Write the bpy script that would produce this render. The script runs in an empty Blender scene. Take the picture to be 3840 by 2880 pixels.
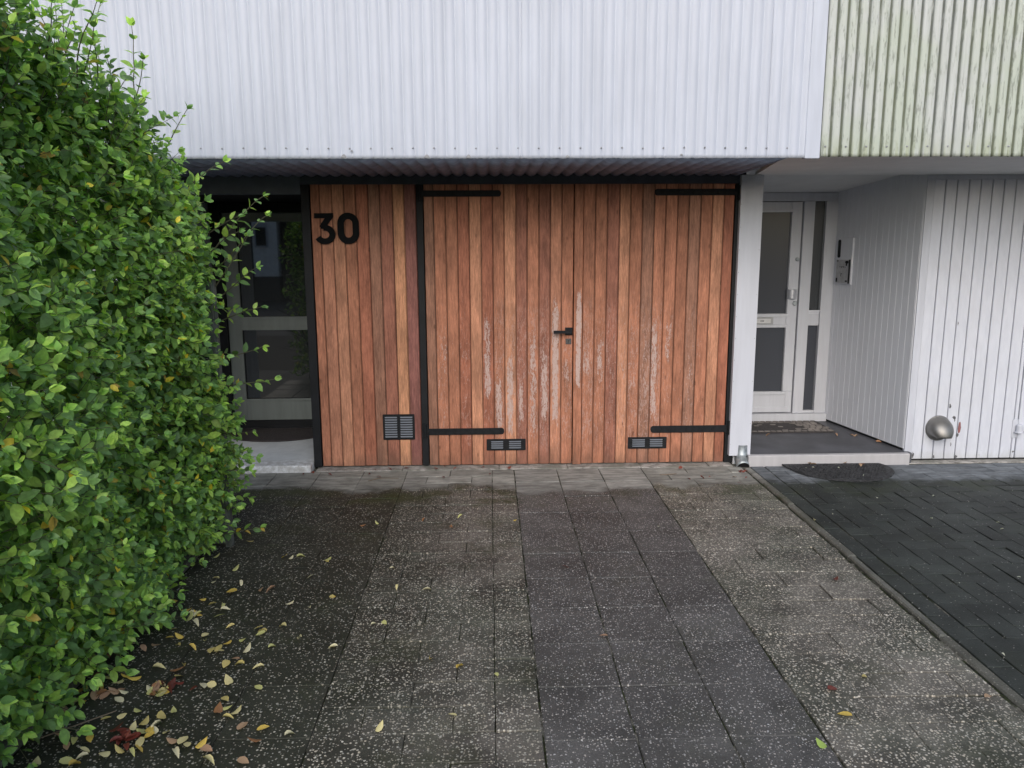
# garage front with hedge
import bpy, bmesh, math, random
import numpy as np
from mathutils import Vector, Matrix
R = math.radians
random.seed(7); rng = np.random.default_rng(7)
scene = bpy.context.scene
col = scene.collection

# ---------------------------------------------------------------- camera
yaw, pitch, roll = R(1.6), R(-10.1), R(-0.28)
fw = Vector((math.sin(yaw)*math.cos(pitch), math.cos(yaw)*math.cos(pitch), math.sin(pitch)))
r0 = Vector((math.cos(yaw), -math.sin(yaw), 0)); u0 = r0.cross(fw)
rr = r0*math.cos(roll)+u0*math.sin(roll); uu = -r0*math.sin(roll)+u0*math.cos(roll)
cam_d = bpy.data.cameras.new('camera'); cam = bpy.data.objects.new('camera', cam_d); col.objects.link(cam)
cam.matrix_world = Matrix(((rr.x, uu.x, -fw.x, 0), (rr.y, uu.y, -fw.y, 0), (rr.z, uu.z, -fw.z, 1.55), (0, 0, 0, 1)))
cam_d.lens = 27.18; cam_d.sensor_width = 36; cam_d.clip_start = 0.05; cam_d.clip_end = 600
scene.camera = cam

# ---------------------------------------------------------------- light (overcast)
SUN_EL, SUN_AZ = 30, 186          # azimuth from +Y clockwise: behind the camera
world = bpy.data.worlds.new('World'); scene.world = world; world.use_nodes = True
wn = world.node_tree; bg = wn.nodes['Background']
sky = wn.nodes.new('ShaderNodeTexSky'); sky.sky_type = 'NISHITA'; sky.sun_disc = False
sky.sun_elevation = R(SUN_EL); sky.sun_rotation = R(SUN_AZ); sky.air_density = 1.0; sky.dust_density = 2.0; sky.ozone_density = 1.0
wn.links.new(sky.outputs[0], bg.inputs[0]); bg.inputs[1].default_value = 0.12
sd = bpy.data.lights.new('sun', 'SUN'); sd.energy = 1.35; sd.angle = R(60); sd.color = (1.0, 0.985, 0.97)
sun = bpy.data.objects.new('sun', sd); col.objects.link(sun)
sv = Vector((math.sin(R(SUN_AZ))*math.cos(R(SUN_EL)), math.cos(R(SUN_AZ))*math.cos(R(SUN_EL)), math.sin(R(SUN_EL))))
sun.rotation_euler = sv.to_track_quat('Z', 'Y').to_euler()
scene.view_settings.view_transform = 'Standard'; scene.view_settings.look = 'None'
scene.view_settings.exposure = 0.65; scene.view_settings.gamma = 1

# ---------------------------------------------------------------- helpers
def tag(o, label=None, cat=None, group=None, kind=None):
    if label: o['label'] = label
    if cat: o['category'] = cat
    if group: o['group'] = group
    if kind: o['kind'] = kind
    return o
def empty(name, loc=(0, 0, 0)):
    o = bpy.data.objects.new(name, None); o.location = loc; o.empty_display_size = .1; col.objects.link(o); return o
class MB:
    def __init__(s): s.v = []; s.f = []; s.a = []; s.cur = 0.5
    def add(s, vs, fs):
        n = len(s.v); s.v += [tuple(v) for v in vs]
        for f in fs: s.f.append(tuple(n+i for i in f)); s.a.append(s.cur)
    def box(s, x0, x1, y0, y1, z0, z1):
        s.add([(x, y, z) for z in (z0, z1) for y in (y0, y1) for x in (x0, x1)],
              [(0, 2, 3, 1), (4, 5, 7, 6), (0, 1, 5, 4), (2, 6, 7, 3), (0, 4, 6, 2), (1, 3, 7, 5)])
    def prism(s, poly, axis, a, b):
        """poly: 2-D outline (counter-clockwise) extruded along axis from a to b"""
        def P(u, v, w):
            return {'x': (w, u, v), 'y': (u, w, v), 'z': (u, v, w)}[axis]
        n = len(poly)
        vs = [P(u, v, a) for u, v in poly]+[P(u, v, b) for u, v in poly]
        fs = [tuple(range(n)), tuple(range(2*n-1, n-1, -1))]+[(i, i+n, (i+1) % n+n, (i+1) % n) for i in range(n)]
        s.add(vs, fs)
    def tube(s, pts, rad, seg=8, caps=True):
        pts = [Vector(p) for p in pts]; n = len(pts)
        if not hasattr(rad, '__len__'): rad = [rad]*n
        rings = []; up = None
        for i, p in enumerate(pts):
            t = (pts[min(i+1, n-1)]-pts[max(i-1, 0)]).normalized()
            if up is None:
                up = Vector((0, 0, 1)) if abs(t.z) < .9 else Vector((1, 0, 0))
            a = t.cross(up).normalized(); up = a.cross(t).normalized()
            rings += [p+(a*math.cos(q)+up*math.sin(q))*rad[i] for q in [2*math.pi*k/seg for k in range(seg)]]
        fs = [(i*seg+k, i*seg+(k+1) % seg, (i+1)*seg+(k+1) % seg, (i+1)*seg+k) for i in range(n-1) for k in range(seg)]
        if caps: fs += [tuple(range(seg-1, -1, -1)), tuple((n-1)*seg+k for k in range(seg))]
        s.add(rings, fs)
    def build(s, name, mat, parent=None, bevel=0, smooth=False, xf=None):
        me = bpy.data.meshes.new(name); me.from_pydata(s.v, [], s.f); 
        at = me.attributes.new('rnd', 'FLOAT', 'FACE'); at.data.foreach_set('value', s.a)
        bm = bmesh.new(); bm.from_mesh(me); bmesh.ops.recalc_face_normals(bm, faces=bm.faces[:]); bm.to_mesh(me); bm.free()
        if xf is not None: me.transform(xf)
        me.materials.append(mat); me.update()
        if smooth: me.shade_smooth()
        o = bpy.data.objects.new(name, me); col.objects.link(o)
        if parent: 
            o.parent = parent
            if parent.type == 'EMPTY' or True: o.matrix_parent_inverse = Matrix.Translation(-wloc(parent))
        if bevel:
            m = o.modifiers.new('bevel', 'BEVEL'); m.width = bevel; m.segments = 2; m.limit_method = 'ANGLE'; m.angle_limit = R(40)
        return o
def wloc(o):
    v = Vector((0, 0, 0))
    while o: v += o.location; o = o.parent
    return v
def rrect(x0, x1, z0, z1, r, n=4):
    out = []
    for cx, cz, a0 in ((x1-r, z0+r, -90), (x1-r, z1-r, 0), (x0+r, z1-r, 90), (x0+r, z0+r, 180)):
        for k in range(n+1):
            a = R(a0+90*k/n); out.append((cx+r*math.cos(a), cz+r*math.sin(a)))
    return out

# ---------------------------------------------------------------- material kit
class NT:
    def __init__(s, name, rough=.6, base=(.5, .5, .5), metal=0, spec=.5):
        s.m = bpy.data.materials.new(name); s.m.use_nodes = True; s.t = s.m.node_tree
        s.b = s.t.nodes['Principled BSDF']; s.set(s.b.inputs['Base Color'], base)
        s.b.inputs['Roughness'].default_value = rough; s.b.inputs['Metallic'].default_value = metal
        s.b.inputs['Specular IOR Level'].default_value = spec
        s.co = s.t.nodes.new('ShaderNodeTexCoord').outputs['Object']
    def set(s, sock, v):
        if isinstance(v, bpy.types.NodeSocket): s.t.links.new(v, sock)
        elif isinstance(v, tuple): sock.default_value = v+(1,) if len(v) == 3 and len(sock.default_value) == 4 else v
        else: sock.default_value = v
    def math(s, op, a, b=0, c=None, clamp=False):
        n = s.t.nodes.new('ShaderNodeMath'); n.operation = op; n.use_clamp = clamp
        s.set(n.inputs[0], a); s.set(n.inputs[1], b)
        if c is not None: s.set(n.inputs[2], c)
        return n.outputs[0]
    def map(s, scale=(1, 1, 1), loc=(0, 0, 0), vec=None):
        n = s.t.nodes.new('ShaderNodeMapping'); s.set(n.inputs['Vector'], vec or s.co)
        n.inputs['Scale'].default_value = scale; n.inputs['Location'].default_value = loc; return n.outputs[0]
    def noise(s, scale, detail=3, rough=.55, vec=None, sc=None, loc=(0, 0, 0), dist=0):
        n = s.t.nodes.new('ShaderNodeTexNoise'); s.set(n.inputs['Vector'], vec or s.map(sc or (1, 1, 1), loc))
        n.inputs['Scale'].default_value = scale; n.inputs['Detail'].default_value = detail; n.inputs['Roughness'].default_value = rough
        n.inputs['Distortion'].default_value = dist
        return n.outputs['Fac']
    def voro(s, scale, vec=None, rand=1):
        n = s.t.nodes.new('ShaderNodeTexVoronoi'); s.set(n.inputs['Vector'], vec or s.co); n.inputs['Scale'].default_value = scale
        n.inputs['Randomness'].default_value = rand
        return n
    def ss(s, v, a, b, lo=0., hi=1.):
        n = s.t.nodes.new('ShaderNodeMapRange'); n.interpolation_type = 'SMOOTHSTEP'; s.set(n.inputs[0], v)
        s.set(n.inputs[1], a); s.set(n.inputs[2], b); n.inputs[3].default_value = lo; n.inputs[4].default_value = hi; return n.outputs[0]
    def mix(s, f, a, b, mode='MIX'):
        n = s.t.nodes.new('ShaderNodeMix'); n.data_type = 'RGBA'; n.blend_type = mode; n.clamp_factor = True
        s.set(n.inputs[0], f); s.set(n.inputs[6], a); s.set(n.inputs[7], b); return n.outputs[2]
    def attr(s, name):
        n = s.t.nodes.new('ShaderNodeAttribute'); n.attribute_name = name; return n
    def xyz(s, vec=None):
        n = s.t.nodes.new('ShaderNodeSeparateXYZ'); s.set(n.inputs[0], vec or s.co); return n.outputs
    def bump(s, h, dist=.002, strength=1.):
        n = s.t.nodes.new('ShaderNodeBump'); s.set(n.inputs['Height'], h); n.inputs['Distance'].default_value = dist
        n.inputs['Strength'].default_value = strength; s.t.links.new(n.outputs[0], s.b.inputs['Normal'])
    def grey(s, v):
        n = s.t.nodes.new('ShaderNodeCombineColor'); [s.set(n.inputs[i], v) for i in range(3)]; return n.outputs[0]
    def base(s, v): s.set(s.b.inputs['Base Color'], v); return s.m
    def rough(s, v): s.set(s.b.inputs['Roughness'], v)

def simple(name, c, rough=.6, metal=0, spec=.5, var=.12, scale=9, bump=0):
    t = NT(name, rough, c, metal, spec)
    n = t.noise(scale, 5, .6)
    t.base(t.mix(t.ss(n, .3, .7), tuple(x*(1-var) for x in c), tuple(x*(1+var) for x in c)))
    if bump: t.bump(t.noise(scale*12, 3), bump)
    return t.m

def ground_mat(name, base, speck, thr, dry, ywet, sc=68, moss=.25, warm=None, spot=.36, dryspeck=.0, tone=.25, dark=None, big=.3):
    t = NT(name, .62, base, spec=.28)
    X, Yc, Z = t.xyz()
    vec = t.map((1, 1, 1), (rng.random()*5, rng.random()*5, 0))
    wob = t.noise(7, 4, .6); wob2 = t.noise(1.7, 2, .5)
    # dry strip sheltered by the overhang
    yl = t.math('ADD', Yc, t.math('MULTIPLY_ADD', wob, .36, t.math('MULTIPLY_ADD', wob2, .34, -.35)))
    dm = t.ss(yl, ywet-.07, ywet+.07)
    # stones: two sizes
    def stones(scale, th, size, lo):
        v = t.voro(scale, t.map((1, 1, .3), (lo, lo*2, 0)))
        sep = t.t.nodes.new('ShaderNodeSeparateColor'); t.t.links.new(v.outputs['Color'], sep.inputs[0])
        on = t.math('GREATER_THAN', sep.outputs[0], th)
        shape = t.ss(v.outputs['Distance'], size*.55, size, 1., 0.)
        return t.math('MULTIPLY', on, shape), sep.outputs[1]
    s1, c1 = stones(sc, thr, spot, .3); s2, c2 = stones(sc*1.7, thr+(1-thr)*.10, spot*1.15, 1.7); s3, c3 = stones(sc*.55, 1-(1-thr)*.22, spot*.62, 3.1)
    patch = t.ss(t.noise(2.3, 4, .6, loc=(3, 1, 0)), .30, .62, .6, 1.)
    sm = t.math('MULTIPLY', t.math('MAXIMUM', t.math('MAXIMUM', s1, t.math('MULTIPLY', s2, .8)), s3), patch)
    sm = t.math('MULTIPLY', sm, t.ss(dm, 0, 1, 1., dryspeck))
    rnd = t.attr('rnd').outputs['Fac']
    fine = t.noise(160, 3, .7)
    g = t.math('MULTIPLY_ADD', rnd, tone, 1-tone/2)
    g = t.math('MULTIPLY', g, t.ss(fine, .25, .75, .68, 1.30))
    g = t.math('MULTIPLY', g, t.ss(t.noise(3.1, 6, .68, loc=(9, 4, 0)), .32, .68, 1-big, 1+big*.8))
    b = t.mix(1., base, t.grey(g), 'MULTIPLY')
    if warm: b = t.mix(t.ss(t.noise(1.5, 3, loc=(5, 7, 0)), .42, .62), b, t.mix(1., warm, t.grey(g), 'MULTIPLY'))
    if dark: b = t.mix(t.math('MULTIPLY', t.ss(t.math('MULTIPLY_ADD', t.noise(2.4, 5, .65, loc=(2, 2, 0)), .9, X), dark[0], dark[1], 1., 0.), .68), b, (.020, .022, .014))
    sc_ = t.mix(c1, tuple(x*.55 for x in speck), speck); sc_ = t.mix(t.math('MULTIPLY', c2, .6), sc_, (speck[0], speck[1]*.86, speck[2]*.72))
    b = t.mix(t.math('MULTIPLY', sm, .85), b, sc_)
    # moss
    mm = t.math('MULTIPLY', t.ss(t.noise(2.6, 6, .7, loc=(1, 8, 0)), .50, .70), moss)
    band = t.math('MULTIPLY', t.ss(t.math('ABSOLUTE', t.math('SUBTRACT', yl, ywet-.16)), .02, .22, 1., 0.), t.ss(t.noise(4, 4, .7, loc=(2, 0, 0)), .42, .6))
    mm = t.math('MAXIMUM', mm, t.math('MULTIPLY', band, min(1., moss*2.2)))
    b = t.mix(t.math('MULTIPLY', mm, t.ss(fine, .3, .7, .5, 1.)), b, (.035, .045, .014))
    dr = t.mix(1., dry, t.grey(t.math('MULTIPLY', t.math('MULTIPLY_ADD', rnd, .35, .80), t.ss(t.noise(14, 5, .7, sc=(.5, 1.5, 1)), .32, .68, .62, 1.22))), 'MULTIPLY')
    b = t.mix(dm, b, dr)
    t.base(b); t.rough(t.ss(dm, 0, 1, .58, .9))
    h = t.math('ADD', t.math('MULTIPLY', sm, 1.0), t.math('MULTIPLY', fine, .9)); t.bump(h, .0022, .8)
    return t.m

M = {}
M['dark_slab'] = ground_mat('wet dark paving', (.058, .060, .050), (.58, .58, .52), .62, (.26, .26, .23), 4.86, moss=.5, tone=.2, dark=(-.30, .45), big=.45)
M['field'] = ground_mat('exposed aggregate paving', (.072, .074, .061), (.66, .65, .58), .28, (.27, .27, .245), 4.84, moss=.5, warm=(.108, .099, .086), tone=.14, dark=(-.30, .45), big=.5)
M['slab'] = ground_mat('grey speckled slabs', (.080, .078, .075), (.64, .64, .64), .60, (.265, .265, .245), 4.76, moss=.25, sc=84, tone=.24, big=.3)
M['right_field'] = ground_mat('washed aggregate paving', (.092, .093, .075), (.74, .72, .64), .24, (.27, .27, .245), 4.86, moss=.38, warm=(.125, .116, .100), tone=.12, big=.5)
M['brick'] = ground_mat('dark brick paving', (.029, .034, .031), (.44, .46, .45), .93, (.165, .180, .195), 4.90, moss=.2, sc=70, spot=.28, tone=.30, big=.4)
M['kerb'] = ground_mat('kerb concrete', (.105, .105, .09), (.35, .35, .31), .80, (.24, .24, .22), 4.85, moss=.5)
t = NT('sanded joints', .9, (.03, .03, .02), spec=.2)
jn = t.noise(5, 6, .7); jm = t.noise(45, 3, .7)
t.base(t.mix(t.ss(jn, .50, .60), t.mix(t.ss(jm, .4, .6), (.010, .010, .008), (.032, .040, .016)), t.mix(t.ss(jm, .35, .6), (.07, .065, .05), (.17, .165, .145))))
t.bump(jm, .004); M['joint'] = t.m
M['soil'] = simple('dark soil', (.022, .017, .012), .95, var=.5, scale=30, bump=.01)
M['asphalt'] = simple('street asphalt', (.05, .05, .05), .9)

def paint(name, c, rough=.55, dirt=.12, streak=True, scale=1.):
    t = NT(name, rough, c, spec=.35)
    s = t.noise(3.5*scale, 6, .65, sc=(6, 6, .5)) if streak else t.noise(5*scale, 6, .6)
    n2 = t.noise(1.3, 4, .6, loc=(4, 4, 4))
    k = t.math('MULTIPLY', t.ss(s, .3, .7, 1-dirt, 1.), t.ss(n2, .3, .7, 1-dirt*.6, 1.))
    t.base(t.mix(1., c, t.grey(k), 'MULTIPLY')); t.bump(t.noise(220, 2), .0004, .5)
    return t.m
M['white_clad'] = paint('white painted corrugated sheet', (.47, .505, .59), .5, .10)
M['white'] = paint('white gloss paint', (.58, .595, .635), .4, .10)
M['white_wall'] = paint('white painted boards', (.55, .57, .63), .5, .12)
M['pillar'] = paint('white sheet casing', (.57, .59, .655), .45, .08)
M['side_white'] = paint('white side boards', (.70, .715, .76), .5, .06)
M['soffit_white'] = paint('white soffit', (.80, .81, .82), .6, .08, False)
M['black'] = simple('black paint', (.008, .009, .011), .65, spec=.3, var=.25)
M['black_soffit'] = simple('black corrugated sheet', (.20, .25, .36), .6, var=.2)
M['beam'] = simple('dark blue black timber', (.040, .046, .062), .6, var=.2)
M['fascia'] = simple('dark blue panel', (.085, .10, .125), .6, var=.15)
M['iron'] = simple('black iron', (.009, .010, .012), .7, spec=.25, var=.35, scale=40, bump=.0006)
M['number'] = simple('black numerals', (.006, .006, .007), .8, spec=.15)
M['slat'] = simple('vent slat', (.13, .145, .17), .45, var=.1)
M['step'] = paint('aluminium step edge', (.46, .45, .46), .4, .1)
M['porch_floor'] = simple('dark grey porch floor', (.075, .077, .088), .5, var=.3, scale=4, bump=.0006)
M['zinc'] = simple('zinc pipe', (.30, .33, .34), .45, metal=.6, var=.25, scale=30)
M['vent_metal'] = simple('brushed metal cowl', (.23, .225, .215), .45, metal=.8, var=.15, scale=6)
M['chrome'] = simple('satin metal', (.62, .63, .66), .3, metal=.7, var=.05)
M['rubber'] = simple('black rubber', (.034, .035, .038), .7, var=.8, scale=45, bump=.004)
M['brown_mat'] = simple('dark coir', (.040, .033, .033), .95, var=.3, scale=60, bump=.003)
M['glass_frost'] = NT('grey obscured glass', .22, (.055, .060, .072), spec=.5).m
t = NT('dark door glass', .02, (.026, .029, .030), spec=.5); t.b.inputs['IOR'].default_value = 2.0; M['glass_dark'] = t.m
M['doorgreen'] = paint('grey green door paint', (.18, .205, .195), .5, .15)
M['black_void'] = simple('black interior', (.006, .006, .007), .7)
M['twig'] = simple('twig', (.085, .085, .045), .8)
M['fencewood'] = simple('weathered fence board', (.10, .11, .095), .85, var=.35, scale=14)
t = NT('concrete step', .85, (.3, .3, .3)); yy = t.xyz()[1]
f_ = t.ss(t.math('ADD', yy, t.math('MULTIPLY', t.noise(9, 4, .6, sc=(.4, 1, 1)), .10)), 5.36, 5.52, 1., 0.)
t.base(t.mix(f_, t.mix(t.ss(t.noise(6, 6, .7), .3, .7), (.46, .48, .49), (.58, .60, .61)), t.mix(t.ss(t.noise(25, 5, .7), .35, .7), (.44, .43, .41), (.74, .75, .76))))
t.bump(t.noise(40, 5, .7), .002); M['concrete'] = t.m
t = NT('old plinth concrete', .9, (.3, .3, .28)); n = t.noise(18, 7, .75, sc=(1, 1, 2)); n2 = t.noise(5, 4, .6)
t.base(t.mix(t.ss(n2, .45, .65), t.mix(t.ss(n, .35, .6), (.16, .15, .135), (.42, .40, .37)), (.19, .19, .165))); t.bump(n, .01); M['plinth'] = t.m

# algae-stained white corrugated sheet: grime sits in the grooves
PITCH = .0555
def stained(name):
    t = NT(name, .6, (.6, .62, .58), spec=.3); X, Yc, Z = t.xyz()
    g = t.ss(Yc, 4.2525, 4.262)           # depth of the groove
    st = t.noise(9, 6, .7, sc=(7, 1, .35)); st2 = t.noise(22, 5, .7, sc=(3, 1, .5), loc=(2, 0, 5)); cl = t.noise(2.2, 4, .6, loc=(7, 0, 3))
    low = t.ss(Z, 2.03, 2.16, 1., 0.)
    base = t.mix(t.ss(st, .3, .7), (.39, .415, .40), (.47, .49, .49))
    base = t.mix(t.math('MULTIPLY', t.ss(cl, .45, .64), .65), base, (.385, .435, .36))
    dirt = t.math('MULTIPLY', t.ss(st2, .52, .64), t.ss(cl, .35, .6, .35, 1.))
    base = t.mix(t.math('MULTIPLY', dirt, .75), base, (.19, .21, .18))
    base = t.mix(t.math('MULTIPLY', t.math('MULTIPLY', low, t.ss(st, .40, .62)), .45), base, (.24, .27, .13))
    gm = t.math('MULTIPLY', g, t.ss(t.noise(6, 6, .75, sc=(10, 1, .8), loc=(1, 1, 1)), .28, .50, .35, 1.))
    base = t.mix(t.math('MULTIPLY', gm, .92), base, t.mix(t.ss(cl, .4, .6), (.070, .082, .076), (.090, .105, .070)))
    t.base(base); t.bump(st2, .001); return t.m
M['stained_clad'] = stained('algae stained corrugated sheet')

# cedar boards
def wood_mat():
    t = NT('reddish stained timber boards', .68, (.4, .15, .07), spec=.25)
    X, Yc, Z = t.xyz()
    tone = t.attr('tone').outputs['Color']; wear = t.attr('wear').outputs['Fac']
    off = t.t.nodes.new('ShaderNodeCombineXYZ'); t.set(off.inputs[0], X); t.set(off.inputs[1], t.attr('rnd').outputs['Fac']); t.set(off.inputs[2], Z)
    o = off.outputs[0]
    grain = t.noise(14, 6, .7, vec=t.map((9, 40, .7), vec=o), dist=.6)
    fine = t.noise(60, 4, .7, vec=t.map((7, 60, .5), vec=o))
    blot = t.noise(4, 5, .65, vec=t.map((3, 30, .9), vec=o))
    k = t.math('MULTIPLY', t.ss(grain, .28, .72, .68, 1.26), t.ss(fine, .3, .7, .84, 1.16)); k = t.math('MULTIPLY', k, t.ss(blot, .32, .68, .76, 1.20))
    c = t.mix(1., tone, t.grey(k), 'MULTIPLY')
    # knots and small dark nicks
    kn = t.voro(3.2, t.map((4.2, 30, 1.1), vec=o)); c = t.mix(t.math('MULTIPLY', t.ss(kn.outputs['Distance'], .035, .085, 1., 0.), .65), c, (.07, .03, .018))
    bl2 = t.noise(3, 5, .65, vec=t.map((2, 9, .7), (4, 0, 2), vec=o))
    # mildew at board feet
    c = t.mix(t.math('MULTIPLY', t.ss(t.math('MULTIPLY_ADD', bl2, -.5, Z), -.28, -.10, 1., 0.), .55), c, (.15, .085, .06))
    # flaked stain showing pale timber: a streak of its own on each board
    w1 = t.noise(10, 7, .72, vec=t.map((3.6, 25, .42), (3, 3, 3), vec=o), dist=.7)
    w2 = t.noise(70, 5, .7, vec=t.map((1.6, 11, .40), (8, 1, 3), vec=o), dist=1.2)
    wp = t.attr('wp'); sp = t.t.nodes.new('ShaderNodeSeparateColor'); t.t.links.new(wp.outputs['Color'], sp.inputs[0])
    za, zb, ws, wc = sp.outputs[0], sp.outputs[1], sp.outputs[2], wp.outputs['Alpha']; bu = t.attr('bu').outputs['Fac']
    tz = t.math('MULTIPLY', t.ss(Z, t.math('SUBTRACT', zb, .10), t.math('ADD', zb, .10)), t.ss(Z, t.math('SUBTRACT', za, .16), t.math('ADD', za, .08), 1., 0.))
    ax = t.math('ABSOLUTE', t.math('SUBTRACT', bu, t.math('ADD', wc, t.math('MULTIPLY_ADD', w1, .35, -.175))))
    ac = t.ss(ax, .10, .42, 1., 0.)
    v = t.math('MULTIPLY', t.math('MULTIPLY', tz, ac), ws)
    w3 = t.noise(42, 6, .75, vec=t.map((1.7, 13, .55), (1, 5, 2), vec=o), dist=1.0)
    v = t.math('MULTIPLY', v, t.ss(w3, .40, .56, .35, 1.15))
    v = t.math('ADD', v, t.math('MULTIPLY_ADD', w1, 1.4, -.70)); v = t.math('ADD', v, t.math('MULTIPLY_ADD', w2, 1.6, -.8))
    big = t.ss(v, .46, .60, 0., .88)
    env2 = t.math('MULTIPLY', t.ss(Z, .02, .25), t.ss(Z, .85, 1.35, 1., 0.))
    v2 = t.math('MULTIPLY_ADD', wear, .26, t.math('MULTIPLY_ADD', w2, 1.0, t.math('MULTIPLY', w1, .35)))
    small = t.math('MULTIPLY', t.math('MULTIPLY', t.ss(v2, .90, .95), env2), .42)
    m = t.math('MAXIMUM', big, small)
    pale = t.mix(t.ss(fine, .3, .7), (.44, .31, .27), (.56, .45, .42))
    c = t.mix(m, c, pale)
    t.base(c); t.rough(t.ss(m, 0, 1, .62, .9)); t.bump(t.math('SUBTRACT', t.math('MULTIPLY', grain, .8), t.math('MULTIPLY', m, .8)), .0012)
    return t.m
M['wood'] = wood_mat()

def leaf_mat(name, rough=.42, trans=.35):
    t = NT(name, rough, (.1, .2, .03), spec=.4)
    c = t.attr('leafcol').outputs['Color']
    n = t.noise(70, 3); k = t.ss(n, .3, .7, .82, 1.15)
    c = t.mix(1., c, t.grey(k), 'MULTIPLY'); t.base(c)
    tr = t.t.nodes.new('ShaderNodeBsdfTranslucent'); 
    t.set(tr.inputs[0], t.mix(1., c, (1.1, 1.3, .6), 'MULTIPLY'))
    mx = t.t.nodes.new('ShaderNodeMixShader'); mx.inputs[0].default_value = trans
    out = t.t.nodes['Material Output']
    t.t.links.new(t.b.outputs[0], mx.inputs[1]); t.t.links.new(tr.outputs[0], mx.inputs[2]); t.t.links.new(mx.outputs[0], out.inputs[0])
    return t.m
M['leaf'] = leaf_mat('hedge leaf'); M['dead'] = leaf_mat('fallen leaf', .55, .1)
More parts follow.
